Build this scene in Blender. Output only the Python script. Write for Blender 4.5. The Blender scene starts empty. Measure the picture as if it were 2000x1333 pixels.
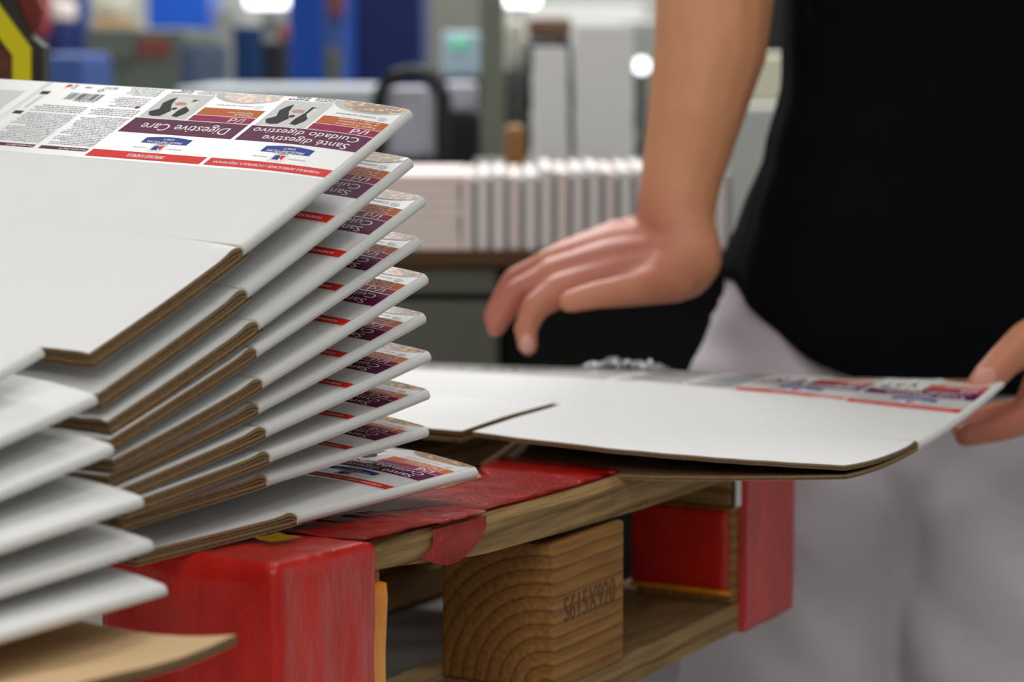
import bpy, bmesh, math, random
import numpy as np
from mathutils import Vector, Matrix, noise

scene = bpy.context.scene
COL = scene.collection
random.seed(7)
R = math.radians

# ------------------------------------------------------------------ camera
CAM_Z = 1.12
FPX = 5000.0
HOR = 90.0                       # row of the horizon in the 2000x1333 frame
PITCH = math.atan((666.5 - HOR) / FPX)
cam_d = bpy.data.cameras.new('camera')
cam_d.sensor_width = 36.0
cam_d.lens = FPX / 2000.0 * 36.0
cam_d.clip_start = 0.05
cam_d.clip_end = 60
cam_d.dof.use_dof = True
cam_d.dof.focus_distance = 1.45
cam_d.dof.aperture_fstop = 6.4
cam = bpy.data.objects.new('camera', cam_d)
COL.objects.link(cam)
cam.location = (0, 0, CAM_Z)
cam.rotation_euler = (math.pi / 2 - PITCH, 0, 0)
scene.camera = cam

scene.view_settings.view_transform = 'Standard'
scene.view_settings.look = 'None'
scene.view_settings.gamma = 1.0
scene.view_settings.use_curve_mapping = False
scene.view_settings.exposure = -0.52

world = bpy.data.worlds.new('world')
scene.world = world
world.use_nodes = True
bgn = world.node_tree.nodes['Background']
bgn.inputs[0].default_value = (0.75, 0.8, 0.85, 1)
bgn.inputs[1].default_value = 0.25

CF = Vector((0, math.cos(PITCH), -math.sin(PITCH)))
CU = Vector((0, math.sin(PITCH), math.cos(PITCH)))
CAMV = Vector((0, 0, CAM_Z))


def ray(x, y):
    d = CF + CU * ((666.5 - y) / FPX) + Vector(((x - 1000) / FPX, 0, 0))
    return d / d.y


def at(x, y, Y):
    """world point seen at column x, row y of the frame, Y metres ahead"""
    return CAMV + ray(x, y) * Y


def lin(c):
    out = []
    for v in c:
        v = v / 255.0
        out.append(v / 12.92 if v <= 0.04045 else ((v + 0.055) / 1.055) ** 2.4)
    return tuple(out) + (1.0,)


# ------------------------------------------------------------------ ceiling lights (the hall's fluorescent panels, plus unseen panels added as fill)
LAMP_POWER = 1.0
def area(name, loc, size, power, rot=(0, 0, 0), color=(1.0, 0.99, 0.99)):
    l = bpy.data.lights.new(name, 'AREA')
    l.shape = 'RECTANGLE'
    l.size, l.size_y = size
    l.energy = power * LAMP_POWER
    l.color = color
    o = bpy.data.objects.new(name, l)
    COL.objects.link(o)
    o.location = loc
    o.rotation_euler = rot
    return o

CEIL = 4.2
LIGHTS = [(0.6, 0.3, 1.6, 0.8, 8), (-0.7, 1.9, 1.4, 0.7, 5), (1.5, 2.6, 1.2, 0.4, 9),
          (-1.2, 6.2, 1.5, 0.4, 260), (1.6, 6.0, 1.5, 0.4, 260), (1.6, -2.6, 1.6, 0.8, 46),  # the rear-right panel doubles as frontal fill
          (-1.2, -3.3, 1.8, 0.8, 84), (0.3, 3.9, 1.4, 0.4, 50), (-2.6, 0.8, 1.4, 0.6, 22)]  # rear-left panel added as frontal fill, the tray-side one as background fill
for (x, y, sx, sy, p) in LIGHTS:
    area('ceiling_lamp_light', (x, y, CEIL - 0.09), (sx, sy), p)

# ------------------------------------------------------------------ materials
MATS = {}


def nodes(name):
    m = bpy.data.materials.new(name)
    m.use_nodes = True
    nt = m.node_tree
    b = nt.nodes['Principled BSDF']
    MATS[name] = m
    return m, nt, b


def mat(name, rgb, rough=0.6, var=0.06, scale=30, bump=0.0, spec=0.4, metal=0.0, coat=0.0, emit=None, sub=0.0):
    m, nt, b = nodes(name)
    c = lin(rgb)
    tc = nt.nodes.new('ShaderNodeTexCoord')
    ns = nt.nodes.new('ShaderNodeTexNoise')
    ns.inputs['Scale'].default_value = scale
    ns.inputs['Detail'].default_value = 3
    nt.links.new(tc.outputs['Object'], ns.inputs['Vector'])
    mx = nt.nodes.new('ShaderNodeMix')
    mx.data_type = 'RGBA'
    mx.inputs['A'].default_value = tuple(max(0, v * (1 - var)) for v in c[:3]) + (1,)
    mx.inputs['B'].default_value = tuple(min(1, v * (1 + var)) for v in c[:3]) + (1,)
    nt.links.new(ns.outputs['Fac'], mx.inputs['Factor'])
    nt.links.new(mx.outputs['Result'], b.inputs['Base Color'])
    b.inputs['Roughness'].default_value = rough
    b.inputs['Specular IOR Level'].default_value = spec
    b.inputs['Metallic'].default_value = metal
    b.inputs['Coat Weight'].default_value = coat
    b.inputs['Coat Roughness'].default_value = 0.08
    if sub:
        b.inputs['Subsurface Weight'].default_value = sub
        b.inputs['Subsurface Radius'].default_value = (0.012, 0.004, 0.002)
        b.inputs['Subsurface Scale'].default_value = 1.0
    if bump:
        bp = nt.nodes.new('ShaderNodeBump')
        bp.inputs['Strength'].default_value = bump
        bp.inputs['Distance'].default_value = 0.002
        nt.links.new(ns.outputs['Fac'], bp.inputs['Height'])
        nt.links.new(bp.outputs['Normal'], b.inputs['Normal'])
    if emit:
        b.inputs['Emission Color'].default_value = lin(emit[0])
        b.inputs['Emission Strength'].default_value = emit[1]
    return m


mat('white_liner', (226, 226, 226), 0.8, 0.015, 60, 0.03, 0.12)
mat('bleached_liner', (232, 230, 226), 0.5, 0.02, 40, 0.02, 0.3)
mat('kraft', (150, 116, 78), 0.8, 0.12, 90, 0.1, 0.2)
mat('kraft_inside', (112, 84, 56), 0.85, 0.1, 40, 0.05, 0.2)
mat('tan_board', (205, 172, 130), 0.75, 0.05, 25, 0.05, 0.25)
mat('label_white', (220, 221, 222), 0.3, 0.01, 20, 0.0, 0.35, coat=0.6)
for nm, c in dict(ink_red=(214, 42, 32), ink_purple=(92, 22, 66), ink_magenta=(146, 18, 72), ink_orange=(188, 92, 30),
                  ink_blue=(34, 56, 140), ink_black=(34, 34, 36), ink_grey=(122, 122, 124), ink_white=(238, 232, 234),
                  ink_dog=(30, 30, 32), ink_pink=(196, 140, 132), ink_photo=(206, 206, 206), ink_bowl=(196, 196, 190),
                  ink_fur=(222, 218, 212), ink_darkgrey=(70, 70, 74)).items():
    mat(nm, c, 0.6, 0.12 if nm in ('ink_purple', 'ink_magenta') else 0.03, 160, 0, 0.04)


def food_mat():
    m, nt, b = nodes('ink_food')
    tc = nt.nodes.new('ShaderNodeTexCoord')
    mp = nt.nodes.new('ShaderNodeMapping')
    mp.inputs['Scale'].default_value = (1, 1.6, 2.5)
    nt.links.new(tc.outputs['Object'], mp.inputs['Vector'])
    v = nt.nodes.new('ShaderNodeTexVoronoi')
    v.inputs['Scale'].default_value = 260
    n = nt.nodes.new('ShaderNodeTexNoise')
    n.inputs['Scale'].default_value = 330
    n.inputs['Detail'].default_value = 4
    nt.links.new(mp.outputs['Vector'], v.inputs['Vector'])
    nt.links.new(mp.outputs['Vector'], n.inputs['Vector'])
    r = nt.nodes.new('ShaderNodeValToRGB')
    r.color_ramp.elements[0].color = lin((246, 206, 120))
    r.color_ramp.elements[1].color = lin((112, 76, 34))
    e = r.color_ramp.elements.new(0.5)
    e.color = lin((226, 168, 74))
    r.color_ramp.elements[2].position = 0.72
    ad = nt.nodes.new('ShaderNodeMath')
    ad.operation = 'ADD'
    mu = nt.nodes.new('ShaderNodeMath')
    mu.operation = 'MULTIPLY'
    mu.inputs[1].default_value = 0.55
    nt.links.new(n.outputs['Fac'], mu.inputs[0])
    nt.links.new(v.outputs['Distance'], ad.inputs[0])
    nt.links.new(mu.outputs[0], ad.inputs[1])
    nt.links.new(ad.outputs[0], r.inputs['Fac'])
    mx = nt.nodes.new('ShaderNodeMix')
    mx.data_type = 'RGBA'
    v2 = nt.nodes.new('ShaderNodeTexVoronoi')
    v2.inputs['Scale'].default_value = 150
    nt.links.new(mp.outputs['Vector'], v2.inputs['Vector'])
    lt = nt.nodes.new('ShaderNodeMath')
    lt.operation = 'LESS_THAN'
    lt.inputs[1].default_value = 0.3
    nt.links.new(v2.outputs['Distance'], lt.inputs[0])
    mx.inputs['B'].default_value = lin((236, 150, 50))
    nt.links.new(lt.outputs[0], mx.inputs['Factor'])
    nt.links.new(r.outputs['Color'], mx.inputs['A'])
    nt.links.new(mx.outputs['Result'], b.inputs['Base Color'])
    b.inputs['Roughness'].default_value = 0.3
    b.inputs['Coat Weight'].default_value = 0.5
food_mat()


def edge_mat():
    """cut edge of corrugated board: two liners with dark flutes between; UV v runs across the board"""
    m, nt, b = nodes('corrugated_edge')
    uv = nt.nodes.new('ShaderNodeUVMap')
    uv.uv_map = 'uv'
    mp = nt.nodes.new('ShaderNodeMapping')
    mp.inputs['Scale'].default_value = (30, 1, 1)
    n = nt.nodes.new('ShaderNodeTexNoise')
    n.inputs['Scale'].default_value = 6
    n.inputs['Detail'].default_value = 4
    sp = nt.nodes.new('ShaderNodeSeparateXYZ')
    nt.links.new(uv.outputs[0], mp.inputs['Vector'])
    nt.links.new(mp.outputs['Vector'], n.inputs['Vector'])
    nt.links.new(uv.outputs[0], sp.inputs[0])
    a = nt.nodes.new('ShaderNodeMath')
    a.operation = 'MULTIPLY_ADD'
    a.inputs[1].default_value = 0.5
    nt.links.new(n.outputs['Fac'], a.inputs[0])
    nt.links.new(sp.outputs['Y'], a.inputs[2])
    r = nt.nodes.new('ShaderNodeValToRGB')
    els = r.color_ramp.elements
    els[0].position = 0.28
    els[0].color = lin((172, 144, 108))
    els[1].position = 1.2 if False else 1.0
    els[1].color = lin((142, 112, 78))
    for p, c in ((0.42, (122, 97, 70)), (0.6, (58, 42, 30)), (0.78, (126, 101, 74)), (0.9, (168, 140, 106))):
        e = els.new(p)
        e.color = lin(c)
    nt.links.new(a.outputs[0], r.inputs['Fac'])
    nt.links.new(r.outputs['Color'], b.inputs['Base Color'])
    b.inputs['Roughness'].default_value = 0.85
    b.inputs['Specular IOR Level'].default_value = 0.2
edge_mat()


def wood_mat(name, dark, light, center=(0, 0.0, 0.0), axis='X', scale=39, grain=0.35, bump=0.35):
    m, nt, b = nodes(name)
    tc = nt.nodes.new('ShaderNodeTexCoord')
    mp = nt.nodes.new('ShaderNodeMapping')
    mp.vector_type = 'POINT'
    mp.inputs['Location'].default_value = (-center[0], -center[1], -center[2])
    nt.links.new(tc.outputs['Object'], mp.inputs['Vector'])
    w = nt.nodes.new('ShaderNodeTexWave')
    w.wave_type = 'RINGS'
    w.rings_direction = axis
    w.inputs['Scale'].default_value = scale
    w.wave_profile = 'SAW'
    w.inputs['Distortion'].default_value = 1.2
    w.inputs['Detail'].default_value = 2
    w.inputs['Detail Scale'].default_value = 0.35
    nt.links.new(mp.outputs['Vector'], w.inputs['Vector'])
    n = nt.nodes.new('ShaderNodeTexNoise')
    mp2 = nt.nodes.new('ShaderNodeMapping')
    s = [300, 300, 300]
    s['XYZ'.index(axis)] = 18
    mp2.inputs['Scale'].default_value = s
    n.inputs['Scale'].default_value = 1
    n.inputs['Detail'].default_value = 5
    nt.links.new(tc.outputs['Object'], mp2.inputs['Vector'])
    nt.links.new(mp2.outputs['Vector'], n.inputs['Vector'])
    r = nt.nodes.new('ShaderNodeValToRGB')
    r.color_ramp.elements[0].color = lin(dark)
    r.color_ramp.elements[1].color = lin(light)
    r.color_ramp.elements[0].position = 0.0
    r.color_ramp.elements[1].position = 0.3
    e = r.color_ramp.elements.new(0.85)
    e.color = tuple(0.75 * v for v in lin(light)[:3]) + (1,)
    nt.links.new(w.outputs['Fac'], r.inputs['Fac'])
    mx = nt.nodes.new('ShaderNodeMix')
    mx.data_type = 'RGBA'
    mx.blend_type = 'MULTIPLY'
    mx.inputs['Factor'].default_value = grain
    nt.links.new(r.outputs['Color'], mx.inputs['A'])
    r2 = nt.nodes.new('ShaderNodeValToRGB')
    r2.color_ramp.elements[0].position = 0.38
    r2.color_ramp.elements[1].position = 0.6
    r2.color_ramp.elements[0].color = (0.25, 0.2, 0.15, 1)
    nt.links.new(n.outputs['Fac'], r2.inputs['Fac'])
    nt.links.new(r2.outputs['Color'], mx.inputs['B'])
    nt.links.new(mx.outputs['Result'], b.inputs['Base Color'])
    b.inputs['Roughness'].default_value = 0.75
    b.inputs['Specular IOR Level'].default_value = 0.25
    ad = nt.nodes.new('ShaderNodeMath')
    ad.operation = 'ADD'
    nt.links.new(w.outputs['Fac'], ad.inputs[0])
    nt.links.new(n.outputs['Fac'], ad.inputs[1])
    bp = nt.nodes.new('ShaderNodeBump')
    bp.inputs['Strength'].default_value = bump
    bp.inputs['Distance'].default_value = 0.0015
    nt.links.new(ad.outputs[0], bp.inputs['Height'])
    nt.links.new(bp.outputs['Normal'], b.inputs['Normal'])
    return m


wood_mat('block_wood', (112, 74, 38), (172, 122, 66), center=(0, 0.004, -0.045), bump=0.2)
wood_mat('board_wood', (112, 84, 52), (172, 138, 92), center=(0, 0.05, -0.2), scale=22, grain=0.45)
wood_mat('board_wood_across', (112, 82, 48), (176, 136, 86), center=(0.3, 0.0, -0.2), axis='Y', scale=22, grain=0.45)


def tape_mat(name, rgb, rough=0.28):
    m, nt, b = nodes(name)
    tc = nt.nodes.new('ShaderNodeTexCoord')
    n = nt.nodes.new('ShaderNodeTexNoise')
    n.inputs['Scale'].default_value = 9
    n.inputs['Detail'].default_value = 5
    mp = nt.nodes.new('ShaderNodeMapping')
    mp.inputs['Scale'].default_value = (3.5, 3.5, 1.2)
    nt.links.new(tc.outputs['Object'], mp.inputs['Vector'])
    nt.links.new(mp.outputs['Vector'], n.inputs['Vector'])
    r = nt.nodes.new('ShaderNodeValToRGB')
    c = lin(rgb)
    r.color_ramp.elements[0].position = 0.35
    r.color_ramp.elements[1].position = 0.7
    r.color_ramp.elements[0].color = (c[0] * 0.78, c[1] * 0.7, c[2] * 0.7, 1)
    r.color_ramp.elements[1].color = (min(1, c[0] * 1.12), c[1] * 1.3, c[2] * 1.3, 1)
    nt.links.new(n.outputs['Fac'], r.inputs['Fac'])
    nt.links.new(r.outputs['Color'], b.inputs['Base Color'])
    b.inputs['Roughness'].default_value = rough
    b.inputs['Coat Weight'].default_value = 0.25
    b.inputs['Coat Roughness'].default_value = 0.1
    b.inputs['Specular IOR Level'].default_value = 0.35
    n2 = nt.nodes.new('ShaderNodeTexNoise')
    n2.inputs['Scale'].default_value = 38
    n2.inputs['Detail'].default_value = 4
    n2.inputs['Distortion'].default_value = 1.5
    nt.links.new(mp.outputs['Vector'], n2.inputs['Vector'])
    bp = nt.nodes.new('ShaderNodeBump')
    bp.inputs['Strength'].default_value = 0.35
    bp.inputs['Distance'].default_value = 0.003
    nt.links.new(n2.outputs['Fac'], bp.inputs['Height'])
    nt.links.new(bp.outputs['Normal'], b.inputs['Normal'])
tape_mat('red_tape', (212, 30, 20))
tape_mat('orange_tape', (252, 150, 8))
tape_mat('yellow_tape', (222, 180, 10))


def skin_mat():
    m, nt, b = nodes('skin')
    tc = nt.nodes.new('ShaderNodeTexCoord')
    n = nt.nodes.new('ShaderNodeTexNoise')
    n.inputs['Scale'].default_value = 14
    n.inputs['Detail'].default_value = 4
    nt.links.new(tc.outputs['Object'], n.inputs['Vector'])
    r = nt.nodes.new('ShaderNodeValToRGB')
    r.color_ramp.elements[0].position = 0.3
    r.color_ramp.elements[1].position = 0.75
    r.color_ramp.elements[0].color = lin((212, 148, 106))
    r.color_ramp.elements[1].color = lin((220, 152, 116))
    nt.links.new(n.outputs['Fac'], r.inputs['Fac'])
    at_ = nt.nodes.new('ShaderNodeAttribute')
    at_.attribute_name = 'hand'
    mx = nt.nodes.new('ShaderNodeMix')
    mx.data_type = 'RGBA'
    nt.links.new(at_.outputs['Fac'], mx.inputs['Factor'])
    nt.links.new(r.outputs['Color'], mx.inputs['A'])
    mx.inputs['B'].default_value = lin((182, 106, 88))
    nt.links.new(mx.outputs['Result'], b.inputs['Base Color'])
    b.inputs['Roughness'].default_value = 0.5
    b.inputs['Subsurface Weight'].default_value = 0.12
    b.inputs['Subsurface Radius'].default_value = (0.01, 0.004, 0.002)
    b.inputs['Subsurface Scale'].default_value = 1.0
    n2 = nt.nodes.new('ShaderNodeTexNoise')
    n2.inputs['Scale'].default_value = 120
    nt.links.new(tc.outputs['Object'], n2.inputs['Vector'])
    bp = nt.nodes.new('ShaderNodeBump')
    bp.inputs['Strength'].default_value = 0.15
    bp.inputs['Distance'].default_value = 0.001
    nt.links.new(n2.outputs['Fac'], bp.inputs['Height'])
    nt.links.new(bp.outputs['Normal'], b.inputs['Normal'])
skin_mat()
mat('nail', (222, 162, 148), 0.25, 0.02)
mat('tshirt', (19, 22, 28), 0.9, 0.2, 300, 0.15, 0.15)
mat('trousers_cloth', (196, 191, 201), 0.9, 0.03, 200, 0.1, 0.15)
mat('shoe_leather', (36, 34, 34), 0.5)
mat('hair', (34, 24, 18), 0.7)
mat('lip', (176, 96, 88), 0.5)
mat('eye_white', (230, 228, 224), 0.3)

mat('concrete', (165, 165, 160), 0.7, 0.12, 3, 0.05)
mat('wall_paint', (196, 198, 194), 0.8, 0.06, 2)
mat('ceiling_paint', (228, 228, 226), 0.85, 0.04, 2)
mat('lamp_white', (255, 255, 255), 0.5, emit=((255, 252, 244), 3.0))
mat('work_lamp', (255, 255, 255), 0.5, emit=((240, 248, 255), 5.0))
mat('lamp_housing', (190, 190, 188), 0.5)
mat('steel_dark', (26, 32, 42), 0.45, 0.1, 10, spec=0.5)
mat('platform_grey', (150, 150, 148), 0.5, 0.08, 8)
mat('steel_grey', (104, 108, 100), 0.55, 0.08, 6)
mat('pole_paint', (118, 122, 108), 0.6, 0.06, 5)
mat('cabinet_paint', (96, 98, 88), 0.6, 0.08, 4)
mat('machine_green', (108, 116, 108), 0.6, 0.06, 4)
mat('machine_light', (188, 190, 186), 0.6, 0.05, 4)
mat('machine_cream', (214, 210, 190), 0.6, 0.04, 4)
mat('blue_bright', (4, 72, 172), 0.5, 0.05, 4)
mat('blue_dark', (4, 34, 96), 0.5, 0.08, 4)
mat('blue_column', (66, 94, 164), 0.5, 0.06, 4)
mat('drum_blue', (24, 66, 120), 0.45, 0.1, 5)
mat('red_paint', (160, 40, 40), 0.5)
mat('red_dull', (140, 76, 70), 0.6)
mat('tan_paint', (168, 140, 100), 0.7)
mat('white_plastic', (244, 245, 245), 0.5, 0.02, 8)
mat('table_white', (190, 196, 202), 0.4, 0.03, 5)
mat('pale_pink_board', (246, 230, 224), 0.65, 0.04, 12)
mat('pale_white_board', (244, 238, 236), 0.65, 0.04, 12)
mat('gap_grey', (170, 166, 168), 0.7, 0.05, 12)  # grey of the gaps between upright packs
mat('bench_wood', (88, 58, 32), 0.6, 0.15, 8)
mat('black_plastic', (10, 10, 10), 0.7, 0.1, 6, spec=0.2)
mat('black_frame', (24, 26, 30), 0.5)
mat('screen_blue', (180, 200, 214), 0.4, emit=((150, 180, 200), 0.25))
mat('green_lamp', (120, 210, 170), 0.4, emit=((100, 210, 160), 0.5))
mat('dusty_brown', (140, 108, 92), 0.8)
mat('brown_box', (150, 112, 66), 0.8)
mat('stripe_yellow', (222, 208, 0), 0.5, 0.03)
mat('stripe_black', (44, 42, 38), 0.6)
mat('safety_red', (120, 40, 34), 0.6)
mat('drum_grey', (96, 112, 136), 0.5)
mat('lavender_plastic', (190, 190, 206), 0.5)


def mesh_mat():
    m, nt, b = nodes('red_mesh')
    tc = nt.nodes.new('ShaderNodeTexCoord')
    v = nt.nodes.new('ShaderNodeTexVoronoi')
    v.inputs['Scale'].default_value = 260
    nt.links.new(tc.outputs['Object'], v.inputs['Vector'])
    r = nt.nodes.new('ShaderNodeValToRGB')
    r.color_ramp.elements[0].color = lin((40, 16, 12))
    r.color_ramp.elements[1].color = lin((104, 48, 36))
    r.color_ramp.elements[1].position = 0.5
    nt.links.new(v.outputs['Distance'], r.inputs['Fac'])
    nt.links.new(r.outputs['Color'], b.inputs['Base Color'])
    b.inputs['Roughness'].default_value = 0.7
mesh_mat()


def plastic_film():
    m, nt, b = nodes('glint_white_film')
    b.inputs['Base Color'].default_value = (0.95, 0.97, 1, 1)  # near-white base painted in to imitate glints on clear plastic
    b.inputs['Roughness'].default_value = 0.12
    b.inputs['Transmission Weight'].default_value = 0.15
    b.inputs['Metallic'].default_value = 0.35
    b.inputs['IOR'].default_value = 1.5
    b.inputs['Coat Weight'].default_value = 1.0
plastic_film()

# ------------------------------------------------------------------ object helpers


def tag(o, label=None, cat=None, group=None, kind=None):
    if label: o['label'] = label
    if cat: o['category'] = cat
    if group: o['group'] = group
    if kind: o['kind'] = kind
    return o


def empty(name, loc, rz=0.0, label=None, cat=None, group=None):
    o = bpy.data.objects.new(name, None)
    COL.objects.link(o)
    o.location = loc
    o.rotation_euler = (0, 0, rz)
    o.empty_display_size = 0.05
    return tag(o, label, cat, group)


def obj(name, verts, faces, mats, parent=None, fmat=None, smooth=False, uvs=None, origin=None):
    me = bpy.data.meshes.new(name)
    if origin is not None:
        verts = [tuple(Vector(v) - origin) for v in verts]
    me.from_pydata([tuple(v) for v in verts], [], faces)
    for m in (mats if isinstance(mats, (list, tuple)) else [mats]):
        me.materials.append(MATS[m])
    if fmat:
        for p, i in zip(me.polygons, fmat):
            p.material_index = i
    if smooth:
        for p in me.polygons:
            p.use_smooth = True
    if uvs:
        l = me.uv_layers.new(name='uv')
        k = 0
        for p in me.polygons:
            for li in p.loop_indices:
                l.data[li].uv = uvs[k]
                k += 1
    me.validate()
    if fmat and uvs:                      # crisp arris where liner meets cut edge
        em = {}
        for p in me.polygons:
            for k in p.edge_keys:
                em.setdefault(k, []).append(p.normal.copy())
        for e in me.edges:
            ns_ = em.get(e.key, ())
            if len(ns_) > 1 and ns_[0].dot(ns_[1]) < 0.7:
                e.use_edge_sharp = True
    me.update()
    o = bpy.data.objects.new(name, me)
    COL.objects.link(o)
    if parent:
        o.parent = parent
    elif origin is not None:
        o.location = origin
    return o


def bm_obj(name, bm, mats, parent=None, smooth=False, loc=None):
    me = bpy.data.meshes.new(name)
    bm.to_mesh(me)
    bm.free()
    for m in (mats if isinstance(mats, (list, tuple)) else [mats]):
        me.materials.append(MATS[m])
    if smooth:
        for p in me.polygons:
            p.use_smooth = True
    o = bpy.data.objects.new(name, me)
    COL.objects.link(o)
    if parent: o.parent = parent
    if loc is not None: o.location = loc
    return o


def add_box(bm, x0, x1, y0, y1, z0, z1, bevel=0.0, seg=2):
    g = bmesh.ops.create_cube(bm, size=1.0)
    vs = g['verts']
    for v in vs:
        v.co = Vector((x0 + (v.co.x + .5) * (x1 - x0), y0 + (v.co.y + .5) * (y1 - y0), z0 + (v.co.z + .5) * (z1 - z0)))
    if bevel:
        es = list({e for v in vs for e in v.link_edges})
        bmesh.ops.bevel(bm, geom=es, offset=bevel, segments=seg, affect='EDGES', profile=0.6)


def add_tube(bm, p0, p1, r0, r1=None, seg=16, caps=True):
    p0, p1 = Vector(p0), Vector(p1)
    r1 = r0 if r1 is None else r1
    d = (p1 - p0)
    q = d.to_track_quat('Z', 'Y').to_matrix()
    rings = []
    for p, r in ((p0, r0), (p1, r1)):
        rings.append([bm.verts.new(p + q @ Vector((r * math.cos(2 * math.pi * i / seg), r * math.sin(2 * math.pi * i / seg), 0))) for i in range(seg)])
    for i in range(seg):
        j = (i + 1) % seg
        bm.faces.new((rings[0][i], rings[0][j], rings[1][j], rings[1][i]))
    if caps:
        bm.faces.new(rings[0][::-1])
        bm.faces.new(rings[1])


def add_capsule(bm, p0, p1, r0, r1, seg=14, flat=1.0, up=None):
    """tapered limb with round ends"""
    p0, p1 = Vector(p0), Vector(p1)
    d = p1 - p0
    L = max(d.length, 1e-5)
    q = d.to_track_quat('Z', 'Y').to_matrix() if L > 1e-4 else Matrix.Identity(3)
    prof = []
    for k in range(0, 5):
        a = math.pi / 2 * (1 - k / 4)
        prof.append((-r0 * math.sin(a), r0 * math.cos(a)))
    for k in range(1, 5):
        prof.append((L * k / 5, r0 + (r1 - r0) * k / 5))
    for k in range(0, 5):
        a = math.pi / 2 * k / 4
        prof.append((L + r1 * math.sin(a), r1 * math.cos(a)))
    rings = []
    for (z, r) in prof:
        if r < 1e-6:
            rings.append([bm.verts.new(p0 + q @ Vector((0, 0, z)))])
        else:
            rings.append([bm.verts.new(p0 + q @ Vector((r * math.cos(2 * math.pi * i / seg), r * math.sin(2 * math.pi * i / seg), z))) for i in range(seg)])
    for a, b in zip(rings[:-1], rings[1:]):
        for i in range(seg):
            j = (i + 1) % seg
            if len(a) == 1: bm.faces.new((a[0], b[j], b[i]))
            elif len(b) == 1: bm.faces.new((a[i], a[j], b[0]))
            else: bm.faces.new((a[i], a[j], b[j], b[i]))


def add_ellipsoid(bm, c, rad, rot=None, seg=20):
    g = bmesh.ops.create_uvsphere(bm, u_segments=seg, v_segments=12, radius=1.0)
    m = rot.to_matrix() if rot else Matrix.Identity(3)
    for v in g['verts']:
        v.co = Vector(c) + m @ Vector((v.co.x * rad[0], v.co.y * rad[1], v.co.z * rad[2]))


def remeshed(name, bm, voxel, mats, parent, smooth_it=4):
    """fuse overlapping volumes into one continuous skin"""
    me = bpy.data.meshes.new(name)
    bm.to_mesh(me)
    bm.free()
    t = bpy.data.objects.new(name, me)
    COL.objects.link(t)
    r = t.modifiers.new('r', 'REMESH')
    r.mode = 'VOXEL'
    r.voxel_size = voxel
    r.use_smooth_shade = True
    s = t.modifiers.new('s', 'SMOOTH')
    s.iterations = smooth_it
    s.factor = 0.5
    dg = bpy.context.evaluated_depsgraph_get()
    dg.update()
    me2 = bpy.data.meshes.new_from_object(t.evaluated_get(dg))
    t.modifiers.clear()
    t.data = me2
    me2.materials.clear()
    for m in (mats if isinstance(mats, (list, tuple)) else [mats]):
        me2.materials.append(MATS[m])
    for p in me2.polygons:
        p.use_smooth = True
    if parent: t.parent = parent
    return t


TEXT_CACHE = {}


def text_shape(s, shear=0.0, spacing=1.0):
    key = (s, shear, spacing)
    if key in TEXT_CACHE:
        return TEXT_CACHE[key]
    cu = bpy.data.curves.new('lettering', 'FONT')
    cu.body = s
    cu.shear = shear
    cu.space_character = spacing
    cu.resolution_u = 3
    o = bpy.data.objects.new('lettering', cu)
    COL.objects.link(o)
    dg = bpy.context.evaluated_depsgraph_get()
    dg.update()
    me = bpy.data.meshes.new_from_object(o.evaluated_get(dg))
    vs = np.array([v.co[:2] for v in me.vertices])
    fs = [tuple(p.vertices) for p in me.polygons]
    bpy.data.objects.remove(o)
    bpy.data.meshes.remove(me)
    mn, mx = vs.min(0), vs.max(0)
    TEXT_CACHE[key] = (vs, fs, mn, mx)
    return TEXT_CACHE[key]


# ------------------------------------------------------------------ the printed panel, flat, in carton coordinates
# u runs from the right-hand fold along the length, v from the far edge towards the flap
class Art:
    def __init__(self):
        self.v, self.f, self.m, self.names = [], [], [], []

    def mi(self, name):
        if name not in self.names: self.names.append(name)
        return self.names.index(name)

    def poly(self, pts, m, layer):
        b = len(self.v)
        self.v += [(p[0], p[1], layer) for p in pts]
        self.f.append(tuple(range(b, b + len(pts))))
        self.m.append(self.mi(m))

    def rect(self, u0, u1, v0, v1, m, layer, step=0.005):
        n = max(1, int(abs(u1 - u0) / step))
        k = max(1, int(abs(v1 - v0) / 0.012))
        for i in range(n):
            for j in range(k):
                a, b_ = u0 + (u1 - u0) * i / n, u0 + (u1 - u0) * (i + 1) / n
                c, d = v0 + (v1 - v0) * j / k, v0 + (v1 - v0) * (j + 1) / k
                self.poly([(a, c), (b_, c), (b_, d), (a, d)], m, layer)

    def text(self, s, u0, u1, v0, v1, m, layer=3, shear=0.0, bold=0.0):
        """letters run along +u, their tops point along +v (v0 = foot, v1 = top of box)"""
        vs, fs, mn, mx = text_shape(s, shear)
        for du in ((0, bold) if bold else (0,)):
            b = len(self.v)
            for p in vs:
                self.v.append((u0 + (p[0] - mn[0]) / (mx[0] - mn[0]) * (u1 - u0) + du, v0 + (p[1] - mn[1]) / (mx[1] - mn[1]) * (v1 - v0), layer))
            for f in fs:
                self.f.append(tuple(i + b for i in f))
                self.m.append(self.mi(m))

    def greek(self, u0, u1, v0, v1, lines, m, layer=3, fill=0.5):
        rng = random.Random(int(u0 * 1e5) + int(v0 * 1e4) + lines)
        dv = (v1 - v0) / lines
        for i in range(lines):
            u = u0
            end = u1 - rng.random() * (u1 - u0) * (0.08 if i % 4 else 0.35)
            while u < end:
                w = 0.0006 + rng.random() * 0.0028
                a = v0 + i * dv
                h = dv * fill * (0.75 + 0.5 * rng.random())
                self.poly([(u, a), (min(u + w, end), a), (min(u + w, end), a + h), (u, a + h)], m, layer)
                u += w + 0.0004 + rng.random() * 0.0003


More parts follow.
